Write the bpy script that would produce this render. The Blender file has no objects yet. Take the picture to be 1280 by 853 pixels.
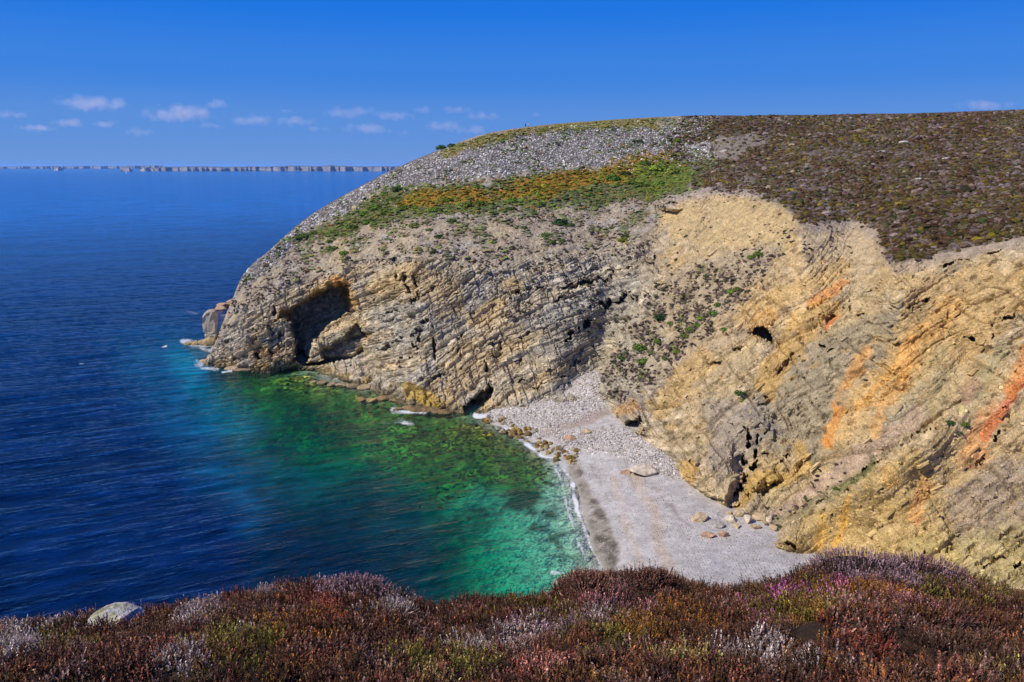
import bpy, bmesh, math, random
import numpy as np
from mathutils import Vector, Matrix, Quaternion

# ------------------------------------------------------------------ camera, sky, sun, exposure
SC = bpy.context.scene
COL = SC.collection
CAM_Z = 60.0
FPX = 960.0                      # focal length in the photograph's pixels (27 mm on a 36 mm sensor)
PITCH = math.atan(219.5 / 960.0)
CP, SP = math.cos(PITCH), math.sin(PITCH)
cam_data = bpy.data.cameras.new("camera")
cam_data.lens = 27.0; cam_data.sensor_width = 36.0
cam_data.clip_start = 0.3; cam_data.clip_end = 90000.0
cam = bpy.data.objects.new("camera", cam_data)
cam.location = (0, 0, CAM_Z); cam.rotation_euler = (math.pi/2 - PITCH, 0, 0)
COL.objects.link(cam); SC.camera = cam

SUN_DIR = Vector((-0.66, -0.30, 0.70)).normalized()      # towards the sun
elev = math.asin(SUN_DIR.z); azim = math.atan2(SUN_DIR.x, SUN_DIR.y)
world = bpy.data.worlds.new("World"); SC.world = world; world.use_nodes = True
wn = world.node_tree.nodes; wl = world.node_tree.links; wn.clear()
sky = wn.new("ShaderNodeTexSky"); sky.sky_type = 'NISHITA'; sky.sun_disc = False
sky.sun_elevation = elev; sky.sun_rotation = azim
sky.altitude = 1500; sky.air_density = 1.0; sky.dust_density = 0.0; sky.ozone_density = 6.0
wtc = wn.new("ShaderNodeTexCoord"); wsep = wn.new("ShaderNodeSeparateXYZ"); wl.new(wtc.outputs['Generated'], wsep.inputs[0])
ramp = wn.new("ShaderNodeValToRGB"); ramp.color_ramp.interpolation = 'EASE'
SKYC = [(0.0, (.135, .305, .73)), (0.05, (.100, .285, .76)), (0.11, (.040, .235, .80)), (0.19, (.006, .185, .82)), (0.32, (.002, .14, .72)), (1.0, (.003, .07, .42))]
el = ramp.color_ramp.elements
el[0].position, el[0].color = SKYC[0][0], (*SKYC[0][1], 1); el[1].position, el[1].color = SKYC[-1][0], (*SKYC[-1][1], 1)
for p_, c_ in SKYC[1:-1]:
    e_ = el.new(p_); e_.color = (*c_, 1)
wl.new(wsep.outputs[2], ramp.inputs[0])
BG_STRENGTH = 0.13
wsc = wn.new("ShaderNodeVectorMath"); wsc.operation = 'SCALE'; wsc.inputs['Scale'].default_value = 0.92/BG_STRENGTH; wl.new(ramp.outputs[0], wsc.inputs[0])
wmx = wn.new("ShaderNodeMix"); wmx.data_type = 'RGBA'; wmx.inputs[0].default_value = 0.96
wl.new(sky.outputs[0], wmx.inputs[6]); wl.new(wsc.outputs[0], wmx.inputs[7])
bg = wn.new("ShaderNodeBackground"); bg.inputs['Strength'].default_value = BG_STRENGTH
wo = wn.new("ShaderNodeOutputWorld")
wl.new(wmx.outputs[2], bg.inputs['Color']); wl.new(bg.outputs[0], wo.inputs['Surface'])

sun_data = bpy.data.lights.new("sun", 'SUN'); sun_data.energy = 5.0; sun_data.angle = math.radians(0.5)
sun_data.color = (1.0, 0.91, 0.77)
sun = bpy.data.objects.new("sun", sun_data); COL.objects.link(sun)
sun.rotation_euler = SUN_DIR.to_track_quat('Z', 'Y').to_euler(); sun.location = (0, 0, 150)
SC.view_settings.view_transform = 'Standard'; SC.view_settings.look = 'None'
SC.view_settings.exposure = 0.0; SC.view_settings.gamma = 1.0
SC.cycles.max_bounces = 6; SC.cycles.transparent_max_bounces = 12; SC.cycles.volume_bounces = 1
SC.cycles.diffuse_bounces = 2; SC.cycles.glossy_bounces = 2
SC.cycles.sample_clamp_indirect = 5.0

rng = np.random.default_rng(7); random.seed(7)

# ------------------------------------------------------------------ survey helpers (photo bearing -> place)
def bearing(px, py):
    u = (np.asarray(px, float) - 640) / FPX; v = (np.asarray(py, float) - 426.5) / FPX
    return u, CP - v*SP, -SP - v*CP
def at_t(px, py, t):
    a, b, c = bearing(px, py)
    return np.stack([a*t, b*t, CAM_Z + c*t], -1)
def at_z(px, py, z):
    a, b, c = bearing(px, py)
    t = (z - CAM_Z) / c
    return np.stack([a*t, b*t, np.zeros_like(t) + z], -1)
def look_px(P):
    P = np.asarray(P, float); y, z = P[..., 1], P[..., 2] - CAM_Z
    f = y*CP - z*SP; up = y*SP + z*CP
    return 640 + FPX*P[..., 0]/f, 426.5 - FPX*up/f

# ------------------------------------------------------------------ noise
def _h(ix, iy, iz, seed):
    n = (ix.astype(np.uint32)*np.uint32(374761393) + iy.astype(np.uint32)*np.uint32(668265263)
         + iz.astype(np.uint32)*np.uint32(2147483647-1274126177) + np.uint32((seed*1013904223) & 0xffffffff))
    n = (n ^ (n >> np.uint32(13)))*np.uint32(1274126177)
    n = (n ^ (n >> np.uint32(15)))*np.uint32(2246822519)
    return ((n ^ (n >> np.uint32(16))) & np.uint32(0xffffff)).astype(np.float32)/np.float32(0xffffff)
def I(a): return np.floor(a).astype(np.int64)
def hash1(a, seed=0):
    z = np.zeros_like(I(a)); return _h(I(a), z, z, seed)
def hash2(a, b, seed=0): return _h(I(a), I(b), np.zeros_like(I(a)), seed)
def vnoise(x, y, z, seed=0):
    x, y, z = [np.asarray(q, np.float32) for q in np.broadcast_arrays(x, y, z)]
    ix, iy, iz = I(x), I(y), I(z); fx, fy, fz = x-ix, y-iy, z-iz
    fx = fx*fx*(3-2*fx); fy = fy*fy*(3-2*fy); fz = fz*fz*(3-2*fz)
    r = 0
    for dx in (0, 1):
        wx = fx if dx else 1-fx
        for dy in (0, 1):
            wy = fy if dy else 1-fy
            for dz in (0, 1):
                r = r + wx*wy*(fz if dz else 1-fz)*_h(ix+dx, iy+dy, iz+dz, seed)
    return r*2-1
def fbm(x, y, z, seed=0, o=4, g=0.5):
    r, a, s = 0, 1.0, 0.0
    for k in range(o):
        r = r + a*vnoise(x*2**k, y*2**k, z*2**k, seed+k*17); s += a; a *= g
    return r/s
def vn2(x, y, seed=0): return vnoise(x, y, 0*x+0.5, seed)
def fbm2(x, y, seed=0, o=4, g=0.5): return fbm(x, y, 0*x+0.37, seed, o, g)
def sst(a, b, x):
    t = np.clip((x-a)/(b-a), 0, 1); return t*t*(3-2*t)

def pchip(x, y, xq):
    """monotone cubic; y may be (n, m)"""
    x = np.asarray(x, float); y = np.asarray(y, float)
    h = np.diff(x); hh = h.reshape((-1,)+(1,)*(y.ndim-1)); d = np.diff(y, axis=0)/hh
    m = np.zeros_like(y); m[0], m[-1] = d[0], d[-1]
    same = d[:-1]*d[1:] > 0
    w1 = 2*hh[1:]+hh[:-1]; w2 = hh[1:]+2*hh[:-1]
    with np.errstate(all='ignore'):
        mm = (w1+w2)/(w1/d[:-1] + w2/d[1:])
    m[1:-1] = np.where(same, mm, 0)
    i = np.clip(np.searchsorted(x, xq, side='right')-1, 0, len(x)-2)
    sh = (-1,)+(1,)*(y.ndim-1)
    t = ((xq-x[i])/h[i]).reshape(sh); H = h[i].reshape(sh)
    return ((2*t**3-3*t**2+1)*y[i] + (t**3-2*t**2+t)*H*m[i] + (-2*t**3+3*t**2)*y[i+1] + (t**3-t**2)*H*m[i+1])

def poly_mask(X, Y, poly, feather):
    """1 inside a polygon, 0 outside, with a soft edge"""
    X = X.astype(np.float32); Y = Y.astype(np.float32)
    d2 = np.full(X.shape, 1e12, np.float32); inside = np.zeros(X.shape, bool)
    n = len(poly)
    xs = [p[0] for p in poly]; ys = [p[1] for p in poly]; m = feather*2+2
    box = (X > min(xs)-m) & (X < max(xs)+m) & (Y > min(ys)-m) & (Y < max(ys)+m)
    out = np.zeros(X.shape, np.float32)
    if not box.any(): return out
    x, y = X[box], Y[box]; dd = np.full(x.shape, 1e12, np.float32); ins = np.zeros(x.shape, bool)
    for k in range(n):
        (x1, y1), (x2, y2) = poly[k], poly[(k+1) % n]
        ex, ey = x2-x1, y2-y1; wx, wy = x-x1, y-y1
        t = np.clip((wx*ex+wy*ey)/(ex*ex+ey*ey+1e-9), 0, 1)
        dd = np.minimum(dd, (wx-t*ex)**2+(wy-t*ey)**2)
        c = ((y1 > y) != (y2 > y)) & (x < (x2-x1)*(y-y1)/(y2-y1+1e-12)+x1)
        ins ^= c
    s = np.sqrt(dd)*np.where(ins, 1, -1)
    out[box] = sst(-feather, feather, s)
    return out
def line_mask(X, Y, pts, width, feather=None):
    """1 on a polyline, fading out beyond width"""
    feather = feather or width
    dd = np.full(X.shape, 1e12, np.float32)
    for (x1, y1), (x2, y2) in zip(pts[:-1], pts[1:]):
        ex, ey = x2-x1, y2-y1; wx, wy = X-x1, Y-y1
        t = np.clip((wx*ex+wy*ey)/(ex*ex+ey*ey+1e-9), 0, 1)
        dd = np.minimum(dd, (wx-t*ex)**2+(wy-t*ey)**2)
    return 1-sst(width*0.5, width*0.5+feather, np.sqrt(dd))

# ------------------------------------------------------------------ object helpers
def link(o, parent=None):
    COL.objects.link(o)
    if parent is not None: o.parent = parent
    return o
def tag(o, label=None, cat=None, group=None, kind=None):
    if label: o['label'] = label
    if cat: o['category'] = cat
    if group: o['group'] = group
    if kind: o['kind'] = kind
    return o
def grid_mesh(name, P, cols=None, attrs=None, smooth=False, vecs=None):
    R, Cn = P.shape[:2]
    me = bpy.data.meshes.new(name)
    me.vertices.add(R*Cn); me.vertices.foreach_set('co', P.reshape(-1).astype(np.float32))
    idx = np.arange(R*Cn, dtype=np.int32).reshape(R, Cn)
    q = np.stack([idx[:-1, :-1], idx[:-1, 1:], idx[1:, 1:], idx[1:, :-1]], -1).reshape(-1, 4)
    me.loops.add(q.size); me.loops.foreach_set('vertex_index', q.reshape(-1))
    me.polygons.add(len(q)); me.polygons.foreach_set('loop_start', np.arange(0, q.size, 4, dtype=np.int32))
    me.polygons.foreach_set('loop_total', np.full(len(q), 4, np.int32))
    me.polygons.foreach_set('use_smooth', np.full(len(q), smooth, bool))
    me.update(calc_edges=True)
    for nm, c in (cols or {}).items():
        a = me.attributes.new(nm, 'FLOAT_COLOR', 'POINT')
        c4 = np.ones((R*Cn, 4), np.float32); c4[:, :3] = c.reshape(-1, 3); a.data.foreach_set('color', c4.reshape(-1))
    for nm, c in (attrs or {}).items():
        a = me.attributes.new(nm, 'FLOAT', 'POINT'); a.data.foreach_set('value', c.reshape(-1).astype(np.float32))
    return me
def bm_obj(name, bm, mat, parent=None, smooth=False):
    me = bpy.data.meshes.new(name); bm.to_mesh(me); bm.free()
    if smooth: me.polygons.foreach_set('use_smooth', [True]*len(me.polygons))
    me.materials.append(mat)
    return link(bpy.data.objects.new(name, me), parent)

# ------------------------------------------------------------------ materials
def new_mat(name):
    m = bpy.data.materials.new(name); m.use_nodes = True; m.node_tree.nodes.clear()
    return m, m.node_tree.nodes, m.node_tree.links
def nd(N, t, **kw):
    n = N.new(t)
    for k, v in kw.items(): setattr(n, k, v)
    return n
def mixmul(N, L, a, b, f=1.0, mode='MULTIPLY'):
    m = N.new('ShaderNodeMix'); m.data_type = 'RGBA'; m.blend_type = mode
    if isinstance(f, float): m.inputs[0].default_value = f
    else: L.new(f, m.inputs[0])
    for s, k in ((a, 6), (b, 7)):
        if isinstance(s, tuple): m.inputs[k].default_value = (*s, 1)
        else: L.new(s, m.inputs[k])
    return m.outputs[2]
def earth_mat(name, attr='col', attr_type='GEOMETRY', base=None, scales=(0.7, 4.0), contrast=0.5, bump=0.25, bump_scale=2.5, rough=0.92, spec=0.15, randomize=0.0, bdist=0.4):
    m, N, L = new_mat(name)
    out = nd(N, 'ShaderNodeOutputMaterial'); p = nd(N, 'ShaderNodeBsdfPrincipled')
    p.inputs['Roughness'].default_value = rough; p.inputs['Specular IOR Level'].default_value = spec
    L.new(p.outputs[0], out.inputs[0])
    tc = nd(N, 'ShaderNodeTexCoord')
    if base is None:
        a = nd(N, 'ShaderNodeAttribute', attribute_name=attr, attribute_type=attr_type); c = a.outputs['Color']
    else:
        r = nd(N, 'ShaderNodeRGB'); r.outputs[0].default_value = (*base, 1); c = r.outputs[0]
    for s in scales:
        n = nd(N, 'ShaderNodeTexNoise'); n.inputs['Scale'].default_value = s; n.inputs['Detail'].default_value = 5; n.inputs['Roughness'].default_value = 0.65
        L.new(tc.outputs['Object'], n.inputs['Vector'])
        mr = nd(N, 'ShaderNodeMapRange'); mr.inputs[1].default_value = 0.3; mr.inputs[2].default_value = 0.7
        mr.inputs[3].default_value = 1-contrast; mr.inputs[4].default_value = 1+contrast
        L.new(n.outputs[0], mr.inputs[0]); c = mixmul(N, L, c, mr.outputs[0])
    if randomize:
        oi = nd(N, 'ShaderNodeObjectInfo'); mr = nd(N, 'ShaderNodeMapRange')
        mr.inputs[3].default_value = 1-randomize; mr.inputs[4].default_value = 1+randomize
        L.new(oi.outputs['Random'], mr.inputs[0]); c = mixmul(N, L, c, mr.outputs[0])
    L.new(c, p.inputs['Base Color'])
    if bump:
        n = nd(N, 'ShaderNodeTexNoise'); n.inputs['Scale'].default_value = bump_scale; n.inputs['Detail'].default_value = 6; n.inputs['Roughness'].default_value = 0.7
        L.new(tc.outputs['Object'], n.inputs['Vector'])
        b = nd(N, 'ShaderNodeBump'); b.inputs['Strength'].default_value = bump; b.inputs['Distance'].default_value = bdist
        L.new(n.outputs[0], b.inputs['Height']); L.new(b.outputs[0], p.inputs['Normal'])
    return m

M_CLIFF = earth_mat("cliff_rock", scales=(0.5, 3.0, 9.0), contrast=0.36, bump=1.0, bump_scale=2.2, bdist=0.55)
M_BEACH = earth_mat("beach_shingle", scales=(0.5, 2.2, 9.0), contrast=0.2, bump=0.5, bump_scale=4.0, bdist=0.15)
M_TUFT = earth_mat("heath_tuft", attr='tint', attr_type='INSTANCER', scales=(2.0, 9.0), contrast=0.45, bump=0.8, bump_scale=5.0)
M_STONE = earth_mat("lichen_stone", attr='tint', attr_type='INSTANCER', scales=(1.5, 7.0), contrast=0.25, bump=0.5, bump_scale=4.0)
M_HGROUND = earth_mat("heath_soil", base=(0.035, 0.022, 0.014), scales=(4.0, 20.0), contrast=0.4, bump=0.5, bump_scale=20.0, bdist=0.03)

# ------------------------------------------------------------------ headland and cliffs: loft through surveyed profiles
# per column: bearing x, then (bearing y, distance) from below the toe up to behind the skyline
T0 = lambda py, z=0.0: (CAM_Z - z)/(SP + CP*(py-426.5)/FPX)
KN = [
 (256, [(459, T0(457, -1)), (457.5, 238), (456, 238.4), (455, 238.8), (454, 239.2), (453.5, 239.6), (453, 240), (452.5, 240.5)]),
 (268, [(459, T0(457)), (451, 237), (446, 238), (442, 239), (438, 240), (436, 241), (434, 242), (433, 243)]),
 (276, [(461, T0(460)), (450, 236), (440, 237), (431, 238.5), (424, 240), (420, 241.5), (415, 243), (412, 245)]),
 (290, [(464, T0(463)), (448, 233.5), (432, 236), (416, 239), (402, 242), (390, 244.5), (380, 247), (377, 249)]),
 (305, [(465, T0(464)), (445, 232.5), (425, 235.5), (400, 239), (380, 243), (362, 248), (345, 253), (343, 256)]),
 (340, [(465, T0(464)), (440, 232), (415, 235), (385, 239), (355, 245), (332, 254), (313, 264), (311, 272)]),
 (380, [(463, T0(462)), (442, 233), (415, 237), (380, 241), (347, 246), (310, 262), (279, 287), (275.5, 300)]),
 (450, [(484, T0(483)), (458, 226), (430, 230), (385, 235), (332, 243), (285, 266), (238, 308), (233.5, 325)]),
 (530, [(513, T0(512)), (485, 201), (450, 207), (395, 215), (317, 228), (260, 262), (201, 320), (195.5, 340)]),
 (620, [(521, T0(520)), (480, 197), (440, 204), (385, 212), (312, 226), (240, 268), (170, 345), (165, 368)]),
 (700, [(508, T0(506, 3)), (470, 193), (430, 201), (380, 209), (318, 223), (240, 272), (159, 365), (155, 385)]),
 (745, [(482, T0(480, 7.5)), (450, 198), (420, 203), (375, 211), (318, 226), (240, 275), (155, 372), (151.5, 392)]),
 (790, [(537, T0(535, 3)), (490, 178), (440, 188), (380, 201), (300, 226), (235, 278), (152, 378), (148.5, 400)]),
 (830, [(568, T0(566, 2.5)), (515, 166), (455, 176), (380, 192), (268, 232), (220, 292), (150, 382), (146.5, 406)]),
 (880, [(616, T0(614, 1.8)), (560, 148), (490, 159), (400, 173), (246, 228), (210, 300), (148, 392), (144.8, 416)]),
 (930, [(650, T0(648, 1.5)), (590, 139), (510, 149), (400, 162), (248, 212), (205, 290), (148, 398), (144.8, 424)]),
 (985, [(688, T0(686, .8)), (620, 131), (520, 142), (400, 156), (266, 188), (205, 275), (147, 405), (144, 432)]),
 (1005, [(702, T0(700, .5)), (630, 128.5), (525, 140), (405, 153), (287, 177), (205, 268), (147, 410), (144, 438)]),
 (1060, [(735, T0(733)), (640, 121), (525, 133.5), (410, 148), (284, 182), (205, 255), (146.5, 418), (143, 448)]),
 (1090, [(755, T0(753)), (645, 117.3), (530, 129.3), (420, 142), (295, 170), (205, 250), (146, 424), (142.5, 456)]),
 (1122, [(767, T0(765)), (650, 114), (535, 125), (430, 133), (329, 143), (210, 240), (146, 427), (142.3, 460)]),
 (1200, [(800, T0(798)), (690, 107), (570, 117), (440, 128), (319, 140), (205, 230), (144, 440), (140, 478)]),
 (1280, [(830, T0(828)), (710, 102), (580, 110.5), (440, 120), (304, 131), (200, 225), (141, 450), (137, 492)]),
 (1450, [(880, T0(870)), (740, 93), (600, 100), (440, 110), (285, 120), (195, 215), (137, 465), (133, 510)]),
 (1650, [(900, T0(900)), (760, 85), (620, 91), (450, 100), (270, 110), (190, 205), (133, 480), (129, 525)]),
]
kx = np.array([k[0] for k in KN], float)
kp = np.array([[p[0] for p in k[1]] for k in KN]); kt = np.array([[p[1] for p in k[1]] for k in KN])
# add: a foot buried below the ground, and the far side going down behind the crest
foot_p = kp[:, :1]+46; foot_t = np.array(T0(foot_p, -9.0))
bk1p, bk1t = kp[:, -1:]+0.6, kt[:, -1:]*1.12
bk2p, bk2t = kp[:, -1:]+14, kt[:, -1:]*1.5
kp = np.concatenate([foot_p, kp, bk1p, bk2p], 1); kt = np.concatenate([foot_t, kt, bk1t, bk2t], 1)
cx = np.concatenate([np.linspace(256, 300, 50)[:-1], np.linspace(300, 1300, 850)[:-1], np.linspace(1300, 1650, 60)])
rows_per = [20, 60, 62, 85, 130, 110, 110, 22, 10, 8]
rq = np.concatenate([np.linspace(k, k+1, n, endpoint=False) for k, n in enumerate(rows_per)] + [[len(rows_per)]])
cp = pchip(kx, kp, cx); ct = pchip(kx, kt, cx)            # (cols, knots)
knots = np.arange(kp.shape[1], dtype=float)
PY = pchip(knots, cp.T, rq); TT = np.array(pchip(knots, ct.T, rq))    # (rows, cols)
PX = np.broadcast_to(cx, PY.shape).copy()
UX, UY = PX + 7*fbm2(PX/26, PY/26, 3, 3), PY + 6*fbm2(PX/26, PY/26, 9, 3)    # ragged edges for zones
UX2, UY2 = PX + 2.5*fbm2(PX/7, PY/7, 33, 3), PY + 2.5*fbm2(PX/7, PY/7, 39, 3)
B0 = at_t(PX, PY, TT)
vis = sst(0, .6, rq)[:, None]*np.ones_like(PX)

RAG = .6*fbm2(PX/34, PY/20, 83, 3)+.55*fbm2(PX/9, PY/6, 87, 3)+.35*fbm2(PX/3, PY/2.4, 89, 2)
def ragged(poly, f, k=.55):
    """a zone whose edge breaks up into patches instead of fading"""
    return sst(.36, .64, poly_mask(UX, UY, poly, f*2.2)+k*RAG)
# edge line between cliff and the heath / slope above
brow_y = pchip([256, 300, 340, 380, 420, 450, 500, 530, 580, 620, 660, 700, 745, 790, 815, 835, 880, 930, 985, 1003, 1015, 1060, 1090, 1104, 1118, 1150, 1200, 1280, 1650],
               np.array([452, 395, 372, 348, 345, 322, 318, 322, 330, 335, 322, 318, 318, 306, 290, 256, 241, 243, 262, 280, 288, 283, 296, 318, 330, 327, 319, 304, 262.]), cx)
below = PY - brow_y[None, :] + 5*fbm2(PX/18, PY/18, 5, 3)
cliff = sst(-4, 8, below)*vis

# --- big relief: caves, gullies, ribs (metres pushed away from the viewer; negative = proud)
def push(poly, d, feather=3.0, fine=True):
    global TT
    TT = TT + d*poly_mask(UX2 if fine else UX, UY2 if fine else UY, poly, feather)
CRX = PX + 5*fbm2(PX/13, PY/13, 43, 2) + 2.2*fbm2(PX/4, PY/4, 47, 2); CRY = PY + 5*fbm2(PX/13, PY/13, 53, 2) + 2.2*fbm2(PX/4, PY/4, 57, 2)
CRW = fbm2(PX/6, PY/6, 63, 2)
def rib(pts, width, d, feather=None):
    """a joint or undercut: ragged, pinching and swelling, interrupted by wedged blocks"""
    global TT
    dd = np.full(PX.shape, 1e12, np.float32)
    xs = [p[0] for p in pts]; ys = [p[1] for p in pts]
    j = (cx > min(xs)-30) & (cx < max(xs)+30)
    X, Y, W, P0, Q0 = CRX[:, j], CRY[:, j], CRW[:, j], PX[:, j], PY[:, j]
    dd = np.full(X.shape, 1e12, np.float32)
    for (x1, y1), (x2, y2) in zip(pts[:-1], pts[1:]):
        ex, ey = x2-x1, y2-y1; t = np.clip(((X-x1)*ex+(Y-y1)*ey)/(ex*ex+ey*ey+1e-9), 0, 1)
        dd = np.minimum(dd, (X-x1-t*ex)**2+(Y-y1-t*ey)**2)
    s_ = width*(.26+1.25*W) - np.sqrt(dd)
    TT[:, j] = TT[:, j] + d*.8*sst(-.5, 1.0, s_)*(.45+.55*sst(-.4, .4, W))
# re-entrant between the western cliff and the vegetated spur
bl = [(742, 492), (752, 462), (772, 424), (795, 384), (815, 345), (835, 305), (850, 262)]
side_l = poly_mask(UX, UY, [(742, 492), (752, 462), (772, 424), (795, 384), (815, 345), (835, 305), (850, 262), (780, 250), (650, 330), (640, 500)], 3)
near_l = line_mask(PX, PY, bl, 10, 60)
TT = TT + 7*side_l*near_l - 3.0*(1-side_l)*line_mask(PX, PY, bl, 6, 40)
# sea cave in the west cliff and its leaning slabs
push([(384, 372), (404, 362), (424, 352), (436, 356), (440, 378), (446, 398), (458, 420), (457, 440), (436, 448), (408, 454), (384, 458), (366, 452), (369, 424), (360, 402), (348, 396), (352, 388), (368, 384)], 10, 1.6)
push([(356, 394), (384, 376), (404, 365), (424, 357), (434, 362), (436, 384), (424, 396), (404, 410), (392, 424), (384, 452), (370, 450), (372, 424), (364, 402)], 10, 2.0)
push([(398, 424), (418, 410), (436, 402), (446, 404), (430, 424), (400, 440), (392, 434)], -5.5, 2.0)
push([(402, 420), (440, 404), (458, 420), (457, 434), (440, 444), (406, 448), (398, 430)], -4.0, 2.5)
push([(380, 426), (390, 420), (400, 430), (404, 450), (382, 456)], -7.5, 2.0)
for pts, w, d in [([(343, 384), (346, 404)], 4, 4.5), ([(325, 404), (322, 430), (326, 460)], 5, 4.5), ([(338, 408), (335, 424), (338, 440)], 3, 3),
                  ([(349, 402), (350, 425)], 2.5, 2.5), ([(366, 400), (372, 430), (376, 456)], 5, 5), ([(320, 436), (318, 458)], 4, 3),
                  ([(345, 430), (360, 440)], 3, 2), ([(294, 414), (296, 426)], 1.5, 1.5),
                  ([(495, 325), (496, 355)], 2.6, 3), ([(506, 342), (508, 361)], 4, 4.5), ([(520, 345), (521, 372)], 3.0, 3.5), ([(519, 372), (518, 384)], 2.5, 3),
                  ([(491, 385), (490, 415)], 2.5, 2), ([(527, 400), (524, 420)], 3.5, 3), ([(518, 425), (514, 450)], 4.5, 3.5), ([(542, 410), (543, 448)], 3.0, 3),
                  ([(500, 440), (502, 462)], 4, 2.5), ([(604, 435), (612, 470), (610, 490)], 3.5, 3.5), ([(628, 432), (620, 448)], 3, 2),
                  ([(608, 470), (612, 492)], 5, 3), ([(672, 462), (676, 478)], 4, 2.2), ([(575, 433), (567, 438)], 3.5, 2.5), ([(660, 432), (650, 438)], 3, 2)]:
    rib(pts, w, d, 2.0)
push([(578, 508), (588, 498), (600, 488), (612, 486), (614, 498), (598, 510), (592, 516), (582, 516)], 7, 1.5)
# ledges and their undercuts
for pts, w, d in [([(742, 381), (770, 375), (800, 366)], 5.5, 5), ([(705, 360), (720, 356), (740, 352)], 3.5, 3.5), ([(745, 350), (762, 348)], 2, 2.5),
                  ([(708, 428), (716, 414), (734, 405)], 5, 4), ([(690, 402), (703, 408), (712, 414)], 2, 1), ([(635, 495), (675, 480), (705, 470)], 2.5, 2.2),
                  ([(545, 460), (548, 470)], 3, 1.5), ([(620, 360), (634, 350)], 3, 2), ([(525, 372), (560, 352)], 2.8, 2.4), ([(540, 347), (566, 336)], 2.4, 2),
                  ([(480, 366), (470, 375)], 2.5, 1.8), ([(735, 470), (690, 490), (640, 515)], 2, 1.5), ([(560, 440), (600, 420), (640, 404)], 1.6, 1.6),
                  ([(790, 395), (770, 400), (750, 408)], 2, 1.3), ([(452, 345), (470, 335)], 2.4, 1.8)]:
    rib(pts, w, d, 1.8)
for pts, w, d in [([(738, 384), (768, 377), (806, 366)], 8, 5), ([(703, 362), (722, 357), (748, 350), (764, 347)], 6, 4), ([(700, 372), (690, 380)], 5, 3), ([(706, 430), (716, 414), (736, 404)], 7, 4.5),
                  ([(760, 338), (790, 332), (815, 326)], 5, 3), ([(640, 372), (660, 364), (676, 360)], 5, 3), ([(560, 372), (590, 356), (612, 346)], 4, 3), ([(500, 350), (530, 344)], 4, 2.5), ([(612, 436), (640, 424), (668, 414)], 4, 2.5),
                  ([(650, 476), (690, 462), (726, 448)], 4.5, 2.5), ([(520, 478), (560, 466), (590, 452)], 4, 2.5), ([(468, 440), (500, 426), (520, 414)], 4, 2.5), ([(470, 400), (500, 386)], 4, 2.5), ([(280, 430), (310, 412), (335, 396)], 3.5, 2), ([(285, 450), (320, 440)], 3.5, 2),
                  ([(494, 322), (496, 360)], 5, 3.5), ([(505, 338), (509, 364)], 6, 4.5), ([(519, 340), (521, 376)], 5, 3.5), ([(532, 398), (524, 424), (516, 452)], 5, 3.5), ([(542, 408), (543, 450)], 4.5, 3), ([(490, 384), (489, 418)], 4.5, 2.5), ([(612, 462), (609, 492)], 6, 3.5), ([(576, 418), (574, 450)], 4.5, 2.5), ([(655, 430), (652, 452)], 4.5, 2.5)]:
    rib(pts, w, d, 1.8)
# platform west of the small inlet
push([(400, 468), (445, 450), (470, 452), (520, 470), (540, 486), (520, 486), (480, 478), (430, 478)], -2.0, 3)
# grotto high in the eastern cliff, notch above the beach
push([(935, 414), (943, 408), (955, 408), (964, 418), (967, 430), (955, 424), (946, 418)], 8, 1.3)
push([(1030, 400), (1040, 392), (1046, 396), (1036, 404)], 2, 1.5)
push([(779, 538), (790, 526), (799, 520), (802, 528), (795, 538)], 6, 1.2)
push([(770, 536), (785, 522), (798, 515), (812, 530), (806, 545)], -1.5, 4)
# great gully over the beach and the blocks beside it
rib([(934, 536), (932, 560), (927, 585), (924, 600)], 5, 7, 2.0)
rib([(945, 550), (946, 572), (938, 590), (926, 606), (916, 632)], 5, 6.5, 2.0)
rib([(958, 540), (952, 552)], 4, 3.5, 2.0)
rib([(930, 575), (926, 612), (912, 630)], 7, 3.5, 5)
rib([(983, 570), (972, 580), (966, 590)], 3.0, 3.5, 2)
rib([(950, 566), (965, 570), (985, 568)], 2.4, 2.5, 2)
rib([(935, 612), (950, 600), (966, 604)], 2.4, 2.5, 2)
rib([(918, 636), (936, 616), (960, 612), (968, 600)], 2.0, 2, 2)
rib([(1000, 582), (1030, 572)], 2.0, 1.6, 2)
rib([(950, 500), (965, 545)], 10, -1.5, 10)
push([(848, 575), (870, 560), (915, 560), (918, 600), (908, 632), (880, 618), (855, 600)], -3.5, 5)
push([(936, 590), (965, 582), (975, 598), (940, 612)], -2.5, 3)
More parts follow.
